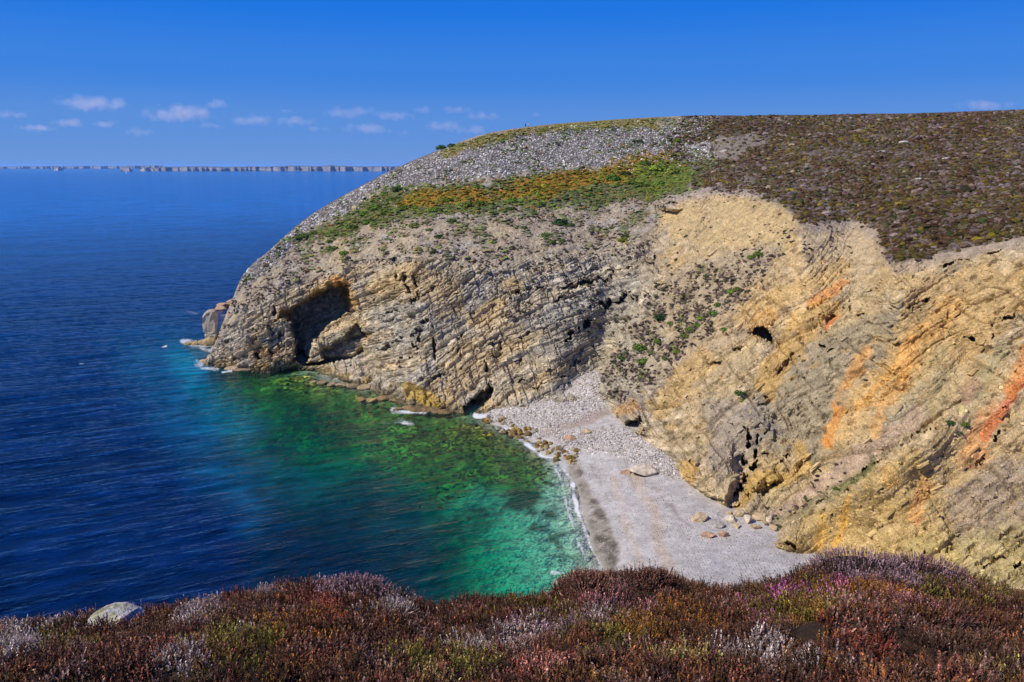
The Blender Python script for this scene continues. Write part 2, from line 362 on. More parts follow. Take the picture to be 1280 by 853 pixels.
# lower eastern buttress stands in front of the scree chute
bb = [(975, 665), (1000, 640), (1040, 610), (1080, 590), (1100, 575), (1125, 555), (1160, 535)]
but = poly_mask(UX, UY, bb + [(1215, 500), (1240, 470), (1300, 420), (1700, 420), (1700, 900), (1000, 900), (960, 690)], 2.5)
TT = TT - 5.0*but*line_mask(PX, PY, bb, 8, 60) - 1.5*but
TT = TT + 1.0*line_mask(UX, UY, [(985, 640), (1060, 590), (1130, 545), (1190, 495), (1215, 440)], 14, 26)
for pts, w, d in [([(1128, 556), (1148, 543), (1163, 536)], 3.0, 3.0), ([(1050, 606), (1080, 590), (1105, 574)], 2.5, 2.6), ([(1020, 628), (1040, 615)], 2.5, 2),
                  ([(1045, 634), (1040, 648)], 2.5, 2.2), ([(985, 678), (1000, 690)], 3, 2.5), ([(1256, 510), (1262, 524)], 4, 3.5), ([(1250, 538), (1240, 552)], 3.5, 3.5),
                  ([(1230, 565), (1205, 585)], 2.5, 2.2), ([(1138, 383), (1150, 377), (1160, 374)], 4, 4), ([(1140, 378), (1142, 392)], 3.5, 3), ([(1173, 333), (1186, 332), (1200, 328)], 3.5, 3.5),
                  ([(1200, 328), (1226, 322)], 2.2, 2.5), ([(1236, 318), (1255, 313)], 2, 2), ([(1205, 420), (1216, 425), (1218, 430)], 4, 4), ([(1243, 405), (1244, 424)], 2.5, 3.5),
                  ([(1244, 408), (1280, 385)], 3.5, 3), ([(1225, 405), (1250, 398)], 2.5, 2.5), ([(1134, 370), (1150, 366)], 2, 2), ([(1060, 400), (1078, 393)], 2.5, 2), ([(1062, 370), (1064, 392)], 2, 2),
                  ([(1025, 428), (1029, 434)], 2.5, 3), ([(1034, 440), (1044, 437)], 3, 2.2), ([(975, 470), (992, 442)], 4, 1.6), ([(1100, 412), (1122, 405)], 2, 1.6),
                  ([(880, 458), (900, 452)], 3, 2.2), ([(918, 436), (930, 436)], 2.5, 2), ([(828, 258), (838, 254)], 6, 4), ([(843, 258), (862, 254)], 4, 3), ([(855, 250), (900, 246)], 1.5, 1.5),
                  ([(1230, 706), (1250, 694), (1270, 700)], 2.5, 2.2), ([(1268, 706), (1280, 700)], 3.5, 3), ([(1190, 654), (1215, 650)], 2, 1.6), ([(1145, 700), (1158, 690)], 4, 2)]:
    rib(pts, w, d, 1.6)
# broad ribs running down the slopes
eastw = sst(830, 930, PX)
TT = TT + cliff*((2.6-1.2*eastw)*fbm2(PX/70 + PY/110, PY/60 - PX/120, 21, 4) + (1.1-.5*eastw)*fbm2(PX/22, PY/22, 25, 3))
TT = TT + cliff*(1-.85*poly_mask(UX, UY, [(950, 668), (965, 640), (1010, 600), (1060, 565), (1110, 530), (1150, 480), (1200, 400), (1225, 420), (1205, 480), (1170, 520), (1120, 555), (1060, 595), (1000, 640), (975, 662)], 7))*eastw*.9*fbm2((PY + .72*PX)/16, (PX - .72*PY)/150, 27, 3)
TT = TT*(1 + (1-cliff)*vis*sst(130, 190, PY)*sst(900, 800, PX)*(.006*fbm2(PX/30+PY/60, PY/22, 111, 3)+.0035*fbm2(PX/9, PY/7, 113, 3)))
BASE = at_t(PX, PY, TT)

def normals(P):
    du = np.empty_like(P); dv = np.empty_like(P)
    du[:, 1:-1] = P[:, 2:]-P[:, :-2]; du[:, 0] = P[:, 1]-P[:, 0]; du[:, -1] = P[:, -1]-P[:, -2]
    dv[1:-1] = P[2:]-P[:-2]; dv[0] = P[1]-P[0]; dv[-1] = P[-1]-P[-2]
    n = np.cross(du, dv); n /= np.linalg.norm(n, axis=-1, keepdims=True)+1e-9
    return n
N0 = normals(B0)

# --- bedding: planes dipping to the west; s = height through the beds, a = along them
tan_px = pchip([200, 300, 440, 560, 640, 700, 800, 850, 900, 1000, 1150, 1300, 1700], np.array([.45, .5, .42, .62, .52, .33, .26, .7, .82, .62, .66, .78, .8]), cx)
Fdip = np.concatenate([[0], np.cumsum(0.5*(tan_px[1:]+tan_px[:-1])*np.diff(cx))])
upc = B0[..., 1]*SP + (B0[..., 2]-CAM_Z)*CP
S = upc - Fdip[None, :]*TT/FPX + 1.0*fbm(B0[..., 0]/14, B0[..., 1]/14, B0[..., 2]/14, 41, 3)
A = B0[..., 0] + 0.35*upc + 0.8*fbm(B0[..., 0]/5, B0[..., 1]/5, B0[..., 2]/5, 45, 2)
def beds(s, a, h, w, seed):
    k = s/h + 0.35*vn2(s/h*0.7, 0*s, seed+1); ki = np.floor(k); fk = k-ki
    aj = a/(w*(0.6+0.9*hash1(ki, seed+2))) + 7.3*hash1(ki, seed+3); ji = np.floor(aj); fj = aj-ji
    v = 0.55*hash2(ki, ji, seed+4) + 0.45*hash1(ki, seed+5)
    cs = np.minimum(np.minimum(fk, 1-fk)*h, np.minimum(fj, 1-fj)*w)        # metres to the nearest joint
    return v, cs, ki, ji
v1, c1, k1, j1 = beds(S, A, 4.2, 8.0, 100)
v2, c2, k2, j2 = beds(S, A, 1.55, 3.4, 200)
v3, c3, k3, j3 = beds(S, A, 0.62, 1.7, 300)
v4, c4_, k4, j4 = beds(S+.1*fbm2(A/2, S*3, 97, 2), A, 0.30, 1.1, 350)
# where the rock is blocky and where it is scree or rubble
scree = np.clip(poly_mask(UX, UY, [(950, 668), (965, 640), (1010, 600), (1060, 565), (1110, 530), (1150, 480), (1175, 430), (1190, 400), (1230, 380), (1225, 420), (1205, 480), (1170, 520), (1120, 555), (1060, 595), (1000, 640), (975, 662)], 7)
              + poly_mask(UX, UY, [(985, 262), (1000, 290), (1090, 280), (1105, 325), (1090, 330), (1000, 310), (960, 300)], 10)
              + poly_mask(UX, UY, [(820, 250), (900, 240), (985, 255), (960, 300), (900, 330), (830, 330)], 10), 0, 1)
veg = ragged([(745, 480), (755, 455), (780, 420), (800, 385), (835, 345), (880, 320), (950, 305), (985, 305), (955, 340), (930, 370), (880, 420), (840, 460), (800, 480), (770, 500)], 10, .6)
rough_hi = poly_mask(UX, UY, [(600, 330), (700, 325), (760, 345), (800, 400), (740, 420), (690, 395), (640, 400), (610, 370)], 15)
rockiness = cliff*(1-0.35*scree)*(1-0.5*veg)*(0.62+0.5*sst(-.25, .4, fbm2(PX/60, PY/40, 61, 3)))
west = sst(860, 760, PX)
amp = rockiness*(0.80+0.42*west)*(1+.7*poly_mask(UX, UY, [(312, 400), (352, 395), (378, 430), (380, 462), (312, 464)], 6))
v5 = hash2(A/2.4+.5*fbm2(S/2, A/3, 95, 2)+3*hash1(S/6.5, 96), S/6.5, 98)
bandb = sst(0.2, 0.6, hash1(k1, 77)+0.25*fbm2(PX/50, PY/50, 66, 2))
lg = sst(-.1, .35, fbm2(PX/55, PY/22, 107, 3))
disp = amp*((1.5+1.0*lg*west)*(v1-.5) + (1.0+.6*bandb)*(v2-.5) + 0.46*(v3-.5) + .2*(v4-.5) + .75*west*(v5-.5))
disp -= amp*(0.75*(1-sst(0, .32, c1)) + 0.42*(1-sst(0, .24, c2)) + 0.14*(1-sst(0, .12, c3)))
rub = fbm(B0[..., 0]/1.6, B0[..., 1]/1.6, B0[..., 2]/1.6, 71, 3, .6)
rub2 = fbm(B0[..., 0]/.7, B0[..., 1]/.7, B0[..., 2]/.7, 75, 2, .6)
disp += vis*(0.34*rub + 0.22*rub2)*(1-0.25*scree)*(1-.6*np.clip(rockiness, 0, 1))
pits = sst(.34, .5, fbm(B0[..., 0]/1.3, B0[..., 1]/1.3, S/.7, 91, 2, .7))*(cliff*(1-.8*scree)+.3*vis*(1-cliff))
disp -= .75*pits
disp += cliff*(1-scree)*0.5*np.maximum(0, fbm(B0[..., 0]/3, B0[..., 1]/3, B0[..., 2]/3, 79, 3))*(.4+veg+rough_hi)
TERR = BASE + N0*disp[..., None]

# --- colours of the ground itself
def C(*c): return np.array(c, np.float32)
def lay(col, c, m): return col*(1-m[..., None]) + np.asarray(c, np.float32)*m[..., None]
n1 = fbm2(PX/40, PY/40, 501, 4); n2 = fbm2(PX/12, PY/12, 511, 4); n3 = fbm2(PX/3.2, PY/3.2, 521, 3)
st = fbm2(S/1.2, A/14, 531, 4)                # stretched along the beds
st2 = fbm2(S/4.0, A/30, 541, 3)
blk = .6*hash2(k3, j3, 59)+.4*hash2(k2, j2, 69)
grey, tan_, ochre, brown = C(.41, .365, .29), C(.50, .385, .225), C(.52, .335, .11), C(.20, .135, .085)
col = np.broadcast_to(C(.45, .375, .26), BASE.shape).copy()
col = lay(col, grey, sst(-.1, .35, st2+.3*n1))
col = lay(col, tan_, sst(.0, .5, -st2+.4*n2)*.9)
col = lay(col, ochre, sst(.2, .6, n1-.3*st)*.55)
col = lay(col, C(.29, .25, .20), sst(.05, .5, st)*.55)
col = lay(col, C(.58, .50, .37), sst(.1, .6, -st)*.55)
col *= (0.76+0.48*hash2(k3, j3, 9))[..., None]*(0.84+0.32*hash2(k2, j2, 19))[..., None]*(0.8+0.4*hash2(k4, j4, 29))[..., None]
# eastern cliff: warmer, yellow sandstone
east = sst(800, 900, PX)*cliff
col = lay(col, C(.53, .40, .20)*(1+.4*st[..., None]), east*(.35+.35*sst(-.3, .4, n1)))
def paint(c, poly, f=8, k=1.0, src='U', str_=0.0):
    global col
    m = sst(.25, .75, poly_mask(UX, UY, poly, f*1.5)+.3*n2+.45*st+.2*n3+.45*(blk-.5))*k
    if str_: m = m*np.clip(1+str_*(n2+st), 0, 1.2).clip(0, 1)
    col = lay(col, c, m*vis)
def streak(c, pts, w, k=1.0, f=None):
    global col
    m = sst(.3, .8, line_mask(UX, UY, pts, w*.6, (f or w)*1.6)+.35*n2+.45*st+.2*n3+.45*(blk-.5))*k*.7
    col = lay(col, c, m*vis)
paint(C(.31, .275, .20), [(985, 440), (1060, 410), (1150, 370), (1180, 400), (1120, 450), (1060, 480), (1040, 540), (1020, 580), (960, 560), (930, 520), (940, 480)], 14, .8, str_=.5)     # grey slab
paint(C(.27, .24, .24), [(1130, 620), (1290, 560), (1500, 540), (1500, 700), (1290, 680), (1190, 680)], 20, .5, str_=.8)
paint(C(.26, .25, .25), [(880, 500), (960, 500), (975, 540), (930, 580), (900, 600), (880, 560)], 14, .6, str_=.5)
paint(C(.44, .34, .26), [(950, 668), (965, 640), (1010, 600), (1060, 565), (1110, 530), (1150, 500), (1170, 520), (1120, 555), (1060, 595), (1000, 640), (975, 662)], 8, .85)          # scree chute
paint(C(.50, .41, .22), [(970, 640), (930, 600), (965, 590), (990, 600)], 8, .6)
paint(C(.50, .39, .21), [(830, 258), (880, 242), (985, 256), (1000, 300), (960, 310), (900, 310), (840, 300)], 10, .85, str_=.3)      # pale yellow scarp
paint(C(.46, .38, .26), [(1000, 290), (1090, 282), (1105, 330), (1080, 350), (1010, 330)], 10, .8, str_=.2)
paint(C(.55, .38, .16), [(1140, 350), (1290, 320), (1500, 300), (1500, 420), (1290, 390), (1180, 460), (1130, 500), (1100, 500), (1110, 440)], 16, .6, str_=.4)
orange, red = C(.68, .27, .06), C(.52, .10, .04)
streak(C(.66, .34, .09), [(1085, 440), (1056, 485), (1042, 530), (1032, 556)], 5, .85, 8)
streak(orange, [(1048, 510), (1040, 535), (1034, 552)], 6, .9)
streak(C(.64, .41, .15), [(1150, 420), (1115, 465), (1075, 505), (1048, 540)], 12, .7, 18)
streak(C(.68, .37, .10), [(1140, 425), (1105, 475), (1070, 512)], 3, .8, 5)
streak(C(.66, .38, .14), [(1135, 440), (1125, 480), (1100, 510), (1092, 540)], 8, .8)
streak(C(.70, .40, .12), [(1190, 380), (1160, 420), (1130, 460)], 16, .6, 14)
streak(C(.33, .37, .30), [(1150, 480), (1128, 508), (1112, 530)], 6, .5)
streak(C(.33, .37, .32), [(1058, 490), (1050, 506)], 5, .5)
streak(C(.46, .39, .27), [(738, 494), (752, 458), (772, 427), (792, 396)], 7, .8)
streak(C(.44, .37, .26), [(775, 488), (800, 450), (812, 430)], 5, .5)
streak(C(.30, .25, .22), [(930, 400), (880, 440), (830, 475), (760, 520)], 14, .5)
streak(C(.36, .34, .2), [(1165, 440), (1175, 490), (1165, 510)], 14, .5)
streak(red, [(1275, 480), (1258, 500), (1244, 524), (1232, 545)], 7, .95)
streak(orange, [(1290, 430), (1276, 470), (1262, 486)], 10, .8)
streak(C(.68, .28, .10), [(1240, 510), (1225, 545), (1212, 570)], 16, .55, 12)
streak(C(.35, .36, .22), [(1250, 440), (1225, 470), (1215, 490)], 10, .6)
streak(C(.42, .23, .2), [(1215, 480), (1205, 500)], 8, .6)
streak(C(.7, .27, .10), [(1158, 604), (1148, 625), (1140, 645)], 8, .75)
streak(C(.55, .13, .06), [(1146, 646), (1143, 652)], 4, .8)
streak(C(.8, .42, .04), [(1060, 622), (1050, 660), (1036, 700)], 4, .95, 3)
streak(C(.75, .40, .05), [(1030, 645), (1022, 690)], 5, .8)
streak(C(.72, .38, .10), [(1110, 590), (1112, 605)], 9, .7)
streak(orange, [(1055, 358), (1030, 372), (1014, 380)], 8, .8)
streak(C(.85, .16, .03), [(1044, 396), (1040, 404), (1036, 408)], 4, 1.0, 2)
streak(C(.62, .38, .08), [(1040, 385), (1000, 410), (985, 430), (965, 460), (958, 480)], 14, .7)
streak(C(.62, .33, .08), [(960, 395), (945, 405)], 12, .6)
streak(C(.62, .40, .12), [(1050, 335), (980, 370), (930, 395)], 12, .5)
streak(C(.55, .35, .08), [(880, 450), (850, 480), (830, 510)], 16, .55, 14)
streak(C(.66, .42, .08), [(1000, 560), (1010, 580), (990, 595), (970, 600)], 8, .7)
streak(C(.62, .33, .1), [(790, 505), (755, 520), (735, 530)], 6, .7)
streak(C(.68, .60, .26), [(1203, 508), (1206, 514)], 8, .9, 3)
paint(C(.52, .33, .09), [(850, 575), (870, 570), (865, 605), (852, 600)], 5, .7)
paint(C(.50, .33, .08), [(940, 590), (975, 580), (975, 608), (945, 620), (930, 640), (918, 640)], 6, .65)
paint(C(.56, .40, .12), [(990, 650), (1140, 560), (1180, 620), (1200, 720), (1000, 720), (975, 680)], 14, .45, str_=.4)
paint(C(.46, .40, .16), [(1140, 680), (1290, 640), (1500, 640), (1500, 760), (1150, 760)], 14, .5, str_=.5)
# western cliff
streak(C(.60, .34, .06), [(345, 340), (330, 350), (318, 352), (310, 365)], 8, .85)
streak(C(.62, .48, .2), [(345, 325), (330, 345)], 10, .6)
streak(C(.62, .31, .05), [(420, 352), (432, 365), (438, 380)], 9, .9)
streak(C(.58, .32, .06), [(392, 370), (400, 365)], 8, .7)
streak(C(.55, .30, .06), [(350, 392), (358, 396)], 9, .8)
streak(C(.52, .33, .10), [(480, 350), (510, 350), (540, 360), (560, 380)], 22, .5, 18)
streak(C(.58, .36, .10), [(600, 400), (620, 390)], 14, .55)
streak(C(.55, .36, .12), [(560, 450), (600, 435), (650, 425)], 16, .4, 14)
paint(C(.52, .42, .30), [(400, 468), (440, 452), (455, 455), (470, 462), (440, 476), (420, 476)], 5, .6)
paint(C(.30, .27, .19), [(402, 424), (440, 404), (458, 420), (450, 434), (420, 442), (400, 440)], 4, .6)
paint(C(.31, .29, .25), [(700, 380), (780, 355), (830, 310), (815, 350), (790, 395), (750, 440), (700, 450), (660, 440)], 14, .6, str_=.3)
# dark wet band and weed just over the water
PZ = BASE[..., 2]
wet = (1-sst(.3, 1.6, PZ+.6*n3))*sst(760, 690, PX)
col = lay(col, C(.10, .075, .03), wet*.8)
col = lay(col, C(.42, .27, .04), (1-sst(1.2, 3.0, PZ+1.2*n2))*(1-wet)*sst(760, 660, PX)*sst(-.1, .3, n2)*.75)
streak(C(.46, .30, .03), [(515, 490), (535, 498), (545, 505)], 14, .9, 8)
# vegetated spur
purple = C(.19, .145, .12)
col = lay(col, C(.38, .325, .235), veg*.7)
col = lay(col, purple, veg*sst(0, .4, n3+.5*n2)*.8)
col = lay(col, C(.12, .17, .035), veg*sst(.15, .45, n2-.2*n3)*.6*sst(960, 880, PX))
# slopes above the brow
up = (1-sst(-8, 6, below))*vis
greypebble = C(.17, .15, .13)
slope_c = np.broadcast_to(C(.37, .305, .22), BASE.shape).copy()
slope_c = lay(slope_c, C(.19, .14, .105), sst(.0, .5, n3+.4*n2)*.7)
slope_c = lay(slope_c, C(.47, .385, .25), sst(.0, .4, -n2)*.7); slope_c = lay(slope_c, C(.40, .37, .32), sst(.05, .3, fbm2(PX/16, PY/9, 557, 3))*.6); slope_c = lay(slope_c, C(.50, .38, .19), sst(.1, .5, n1)*.5)
col = lay(col, slope_c, up*sst(900, 830, PX))
transition = ragged([(345, 310), (420, 290), (520, 270), (640, 270), (760, 270), (830, 260), (830, 330), (760, 330), (650, 340), (560, 325), (480, 335), (400, 345), (340, 350)], 14, .8)
col = lay(col, slope_c, transition*.6*cliff)
stone_zone = np.clip(ragged([(340, 311), (400, 262), (450, 228), (520, 190), (640, 160), (800, 146), (880, 140), (890, 200), (840, 205), (770, 205), (700, 215), (620, 225), (540, 232), (480, 240), (430, 262), (390, 285), (350, 318)], 9, .75)
             + .9*line_mask(UX, UY, [(305, 348), (345, 310), (400, 264), (460, 228)], 14, 8), 0, 1)
stone_zone *= 1-.85*ragged([(540, 195), (600, 165), (700, 148), (860, 138), (850, 158), (760, 160), (700, 164), (640, 172), (560, 197)], 5)
col = lay(col, greypebble*(1+.3*n3[..., None]), stone_zone*(1-.0*n2)*up)
col = lay(col, C(.13, .135, .045), up*ragged([(480, 236), (620, 224), (760, 205), (870, 190), (890, 215), (870, 240), (810, 250), (700, 262), (600, 270), (520, 272), (440, 290), (370, 310), (370, 300), (440, 262)], 8, .8)*.85)
ob = ragged([(520, 236), (560, 238), (680, 225), (740, 210), (800, 195), (850, 190), (850, 205), (790, 222), (720, 240), (640, 252), (560, 256), (500, 256)], 6, .9)
col = lay(col, C(.34, .17, .015), up*ob*.9)
col = lay(col, C(.17, .21, .03), up*ragged([(780, 225), (800, 208), (860, 205), (868, 225), (830, 240), (795, 240)], 6, .9)*.8)
col = lay(col, C(.25, .19, .03), up*ragged([(545, 195), (600, 170), (700, 150), (830, 142), (820, 158), (690, 164), (620, 178), (560, 195)], 4, .7)*.8)
heath_zone = up*np.clip(ragged([(855, 120), (1700, 100), (1700, 340), (1110, 345), (1090, 300), (1000, 300), (985, 266), (900, 246), (868, 232), (872, 210), (835, 190), (850, 150)], 10, .6), 0, 1)
heath_zone *= 1-.8*ragged([(858, 190), (900, 172), (950, 165), (960, 178), (900, 200), (870, 208)], 6, .9)
col = lay(col, greypebble*1.3, up*poly_mask(UX, UY, [(850, 195), (895, 165), (960, 158), (970, 185), (900, 210), (865, 215)], 10)*.8)
heath_c = np.broadcast_to(C(.13, .098, .068), BASE.shape).copy()
heath_c = lay(heath_c, C(.29, .245, .215), sst(-.05, .4, n2*.7+.4*n3)*sst(150, 220, PY)*.8)
heath_c = lay(heath_c, C(.10, .09, .03), sst(.05, .5, -n1+.4*n3)*.7)
heath_c = lay(heath_c, C(.12, .06, .035), sst(.1, .4, fbm2(PX/50, PY/14, 555, 3))*.6)
col = lay(col, heath_c, heath_zone)
for pts, w in [([(930, 163), (965, 167), (985, 170)], 3), ([(1015, 168), (1050, 166), (1085, 163)], 2.2), ([(1112, 163), (1150, 162), (1178, 159)], 1.6), ([(855, 187), (880, 178), (905, 175)], 3)]:
    col = lay(col, C(.40, .33, .27), line_mask(UX2, UY2, pts, w*.4, 1.5)*sst(-.35,.2,n2)*vis)
# bare rim along the cliff edge on the east
rim = line_mask(UX, UY, [(1000, 286), (1060, 281), (1092, 292), (1104, 322), (1118, 338), (1160, 328), (1220, 314), (1290, 300), (1500, 282)], 7, 6)
col = lay(col, C(.43, .345, .25), rim*.85)
paint(C(.42, .35, .29), [(830, 245), (880, 233), (960, 240), (960, 246), (900, 242), (850, 250)], 5, .7)
col *= 1+cliff[..., None]*(np.array([.10, .05, -.05])*(1-west[..., None])+np.array([.08, .10, .09])*west[..., None])
col = np.clip(col*(1+.16*n3[..., None]), .012, .95)
# green on the ledge line under the scree
streak(C(.07, .12, .02), [(1095, 580), (1070, 597), (1052, 608)], 4.5, .9, 3)
streak(C(.11, .15, .03), [(960, 658), (1000, 640), (1050, 612)], 6, .5)

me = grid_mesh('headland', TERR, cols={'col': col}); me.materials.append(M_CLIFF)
headland = link(bpy.data.objects.new('headland', me)); tag(headland, 'heath covered headland with grey and ochre layered cliffs over the cove', kind='structure')
TN = normals(TERR)
def surf(px, py, want_t=None):
    """nearest surface vertex of the headland on a bearing (front side only)"""
    j = int(np.argmin(np.abs(cx-px))); r = PY[:, j]
    hi = int(sum(rows_per[:8])); i = 20+int(np.argmin(np.abs(r[20:hi]-py)))
    return i, j

# ------------------------------------------------------------------ beach and sea bed: one sheet
ctrl = [  # bearing x, bearing y, height
 (575, 524, -.6), (605, 521, -.1), (640, 538, 0), (668, 562, 0), (700, 578, 0), (716, 600, 0), (724, 640, 0), (738, 676, 0), (752, 706, 0), (775, 760, 0), (800, 840, 0),
 (745, 620, .5), (765, 680, .7), (790, 700, 1.0), (850, 700, 1.8), (950, 720, 2.1), (1010, 700, 2.6), (900, 660, 1.8), (940, 650, 2.2), (850, 600, 2.0), (800, 560, 2.2), (760, 560, 1.5),
 (730, 555, .9), (700, 540, 1.2), (680, 545, .5), (660, 520, 1.3), (640, 512, 1.8), (700, 505, 3.6), (730, 520, 2.6), (790, 540, 2.8), (740, 484, 6.6), (715, 492, 4.8), (748, 474, 7.2), (760, 500, 4.5), (744, 462, 7.5), (598, 500, -.6), (590, 510, -1),
 (700, 660, -1.1), (690, 700, -1.6), (650, 720, -2.8), (600, 740, -5), (660, 600, -1.5), (690, 620, -1.0), (620, 560, -1.2), (600, 590, -2.2), (560, 540, -1.1), (560, 570, -1.9), (610, 650, -3.6), (640, 680, -2.8),
 (520, 530, -1.6), (500, 515, -.9), (480, 500, -.7), (450, 490, -.6), (420, 480, -.3), (385, 468, -.5), (345, 462, -1.2), (305, 458, -2.5), (330, 440, -1), (290, 435, -3), (440, 520, -2.2), (470, 570, -3.8), (400, 540, -4), (350, 500, -2.6), (300, 480, -2.6), (270, 470, -3), (380, 600, -9.5), (480, 640, -9), (540, 700, -10), (430, 720, -19), (250, 440, -4),
 (240, 430, -6), (200, 460, -16), (260, 540, -18), (300, 640, -21), (100, 600, -26), (100, 400, -26), (600, 820, -9), (700, 800, -6), (450, 800, -22), (900, 820, 2.5), (1100, 760, 1.5), (1000, 650, 1), (850, 520, 2.5), (900, 900, 3),
 (400, 440, 0), (500, 460, 2), (600, 486, .5), (680, 480, 4.5), (1200, 800, 1.5)]
cpts = np.array([np.r_[at_z(a, b, max(z, 0))[:2], z] for a, b, z in ctrl])
def tps_fit(P, z, lam=0.15):
    n = len(P); d = np.linalg.norm(P[:, None]-P[None], axis=-1); K = np.where(d > 0, d*d*np.log(d+1e-9), 0) + lam*np.eye(n)*100
    Q = np.c_[np.ones(n), P]; M = np.zeros((n+3, n+3)); M[:n, :n] = K; M[:n, n:] = Q; M[n:, :n] = Q.T
    return np.linalg.solve(M, np.r_[z, 0, 0, 0])
SCL = 50.0
tw = tps_fit(cpts[:, :2]/SCL, cpts[:, 2], 1e-5)
def floor_z(x, y):
    X = np.asarray(x)/SCL; Y = np.asarray(y)/SCL
    r = tw[-3] + tw[-2]*X + tw[-1]*Y
    for k in range(len(cpts)):
        d2 = (X-cpts[k, 0]/SCL)**2 + (Y-cpts[k, 1]/SCL)**2 + 1e-12
        r = r + tw[k]*0.5*d2*np.log(d2)
    return np.clip(r, -28, 13)
gx = np.arange(-112, 76, .42); gy = np.concatenate([np.arange(42, 92, .9), np.arange(92, 262, .42)])
GX, GY = np.meshgrid(gx, gy)
GZ = floor_z(GX, GY)
und = sst(.3, -.8, GZ)
bx, by = look_px(np.stack([GX, GY, GZ], -1))
wx_, wy_ = bx + 6*fbm2(GX/6, GY/6, 601, 3), by + 5*fbm2(GX/6, GY/6, 611, 3)
m1 = fbm2(GX/9, GY/9, 621, 4); m2 = fbm2(GX/2.6, GY/2.6, 631, 4); m3 = fbm2(GX/.9, GY/.9, 641, 2)
rockybed = poly_mask(wx_, wy_, [(240, 455), (420, 470), (540, 515), (620, 520), (675, 560), (690, 600), (660, 625), (600, 610), (520, 640), (400, 620), (300, 560), (240, 500)], 14)
GZ2 = GZ + .09*m2 + .05*m3 + und*rockybed*(1.0*m2+.7*m1) + und*(1-rockybed)*.15*m1
pebbles = np.clip(poly_mask(wx_, wy_, [(600, 515), (640, 490), (700, 440), (790, 420), (800, 470), (770, 500), (750, 516), (700, 532), (690, 545), (660, 545)], 4)
                + poly_mask(wx_, wy_, [(690, 545), (720, 535), (780, 536), (820, 560), (850, 582), (845, 600), (800, 580), (770, 570), (730, 562), (700, 560)], 5), 0, 1)
GZ2 += pebbles*(.16*m3+.10*m2)
gc = np.broadcast_to(C(.44, .415, .385), GX.shape+(3,)).copy()                  # dry grey shingle
gc = lay(gc, C(.46, .42, .385), pebbles)
gc = lay(gc, C(.36, .35, .355), poly_mask(wx_, wy_, [(880, 690), (960, 660), (1010, 700), (960, 740), (860, 740)], 12)*.6)
wetline = [(700, 560), (722, 600), (736, 640), (752, 680), (768, 712), (785, 750)]
gc = lay(gc, C(.24, .205, .15), poly_mask(wx_, wy_, [(706, 572), (722, 575), (738, 610), (760, 650), (776, 690), (770, 712), (800, 800), (770, 800), (745, 715), (735, 680), (722, 640), (714, 600)], 3)*(.8+.3*m2.clip(-1, .5)))
gc = lay(gc, C(.06, .05, .035), line_mask(wx_, wy_, [(716, 572), (728, 590), (736, 608)], 2, 2)*sst(0, .4, m2)*.8)
gc = lay(gc, C(.07, .055, .04), poly_mask(wx_, wy_, [(722, 575), (738, 610), (760, 650), (776, 690), (770, 712), (750, 700), (740, 660), (728, 620)], 4)*sst(-.02, .16, m2+.25*m3)*.85)
sandy = C(.48, .34, .20)
gc = lay(gc, sandy, sst(.35, .9, line_mask(wx_, wy_, [(796, 598), (806, 625), (820, 650), (824, 680), (836, 710)], 4, 14)+.5*m1+.4*m2)*.42)
gc = lay(gc, sandy, sst(.4, .9, .9*line_mask(wx_, wy_, [(765, 600), (785, 660), (800, 700)], 3, 12)+.5*m1+.4*m2)*.4)
for pts in ([(735, 570), (752, 610), (775, 650), (790, 690)], [(775, 560), (790, 600), (806, 650), (812, 700)], [(820, 610), (842, 640), (858, 690)]):
    gc = lay(gc, C(.25, .20, .15), sst(.75, 1.1, line_mask(wx_, wy_, pts, .6, 4)+1.1*m2+.5*m3)*.5)
gc = lay(gc, C(.26, .22, .19), line_mask(wx_, wy_, [(840, 632), (850, 648), (862, 657)], 1.5, 2)*.7)
gc = lay(gc, C(.32, .23, .17), line_mask(wx_, wy_, [(680, 540), (720, 528), (760, 515)], 5, 4)*.7)
gc = lay(gc, C(.27, .24, .21), sst(.1, .5, m2+.45*m3)*.45); gc = lay(gc, C(.54, .52, .49), sst(.1, .5, -m2+.4*m3)*.35)
# below water
bed = np.broadcast_to(C(.62, .66, .52), GX.shape+(3,)).copy()
weedy = lay(np.broadcast_to(C(.12, .24, .04), bed.shape), C(.55, .58, .06), sst(.0, .45, m2+.35*m1))
weedy = lay(weedy, C(.36, .22, .03), poly_mask(wx_, wy_, [(570, 520), (650, 540), (680, 575), (640, 600), (580, 580), (560, 545)], 10)*sst(-.2, .3, m1+.5*m2)*.7)
bed = lay(bed, weedy, rockybed)
dark = np.clip(poly_mask(wx_, wy_, [(640, 610), (665, 605), (680, 615), (672, 630), (650, 640), (630, 632)], 5)
       + poly_mask(wx_, wy_, [(660, 635), (690, 640), (698, 652), (678, 665), (662, 664), (655, 648)], 5)
       + poly_mask(wx_, wy_, [(683, 670), (700, 672), (706, 690), (690, 686)], 4)
       + .9*poly_mask(wx_, wy_, [(540, 640), (620, 630), (640, 640), (600, 670), (570, 700), (545, 760), (500, 700)], 16)
       + .9*poly_mask(wx_, wy_, [(340, 490), (430, 510), (460, 545), (420, 560), (360, 530)], 12), 0, 1)
bed = lay(bed, C(.025, .04, .02), dark*sst(-.3, .1, m2)*.9)
bed = lay(bed, C(.06, .07, .03), sst(.25, .5, m2+.4*m1)*.5*(1-rockybed)*sst(640, 700, bx))
GC = gc*(1-und[..., None]) + bed*und[..., None]
GC *= (1+.12*m3[..., None])
me = grid_mesh('beach', np.stack([GX, GY, GZ2], -1), cols={'col': np.clip(GC, .01, .9)}, smooth=True); me.materials.append(M_BEACH)
beach = link(bpy.data.objects.new('beach', me)); tag(beach, 'grey shingle beach running down under the clear water', kind='structure')

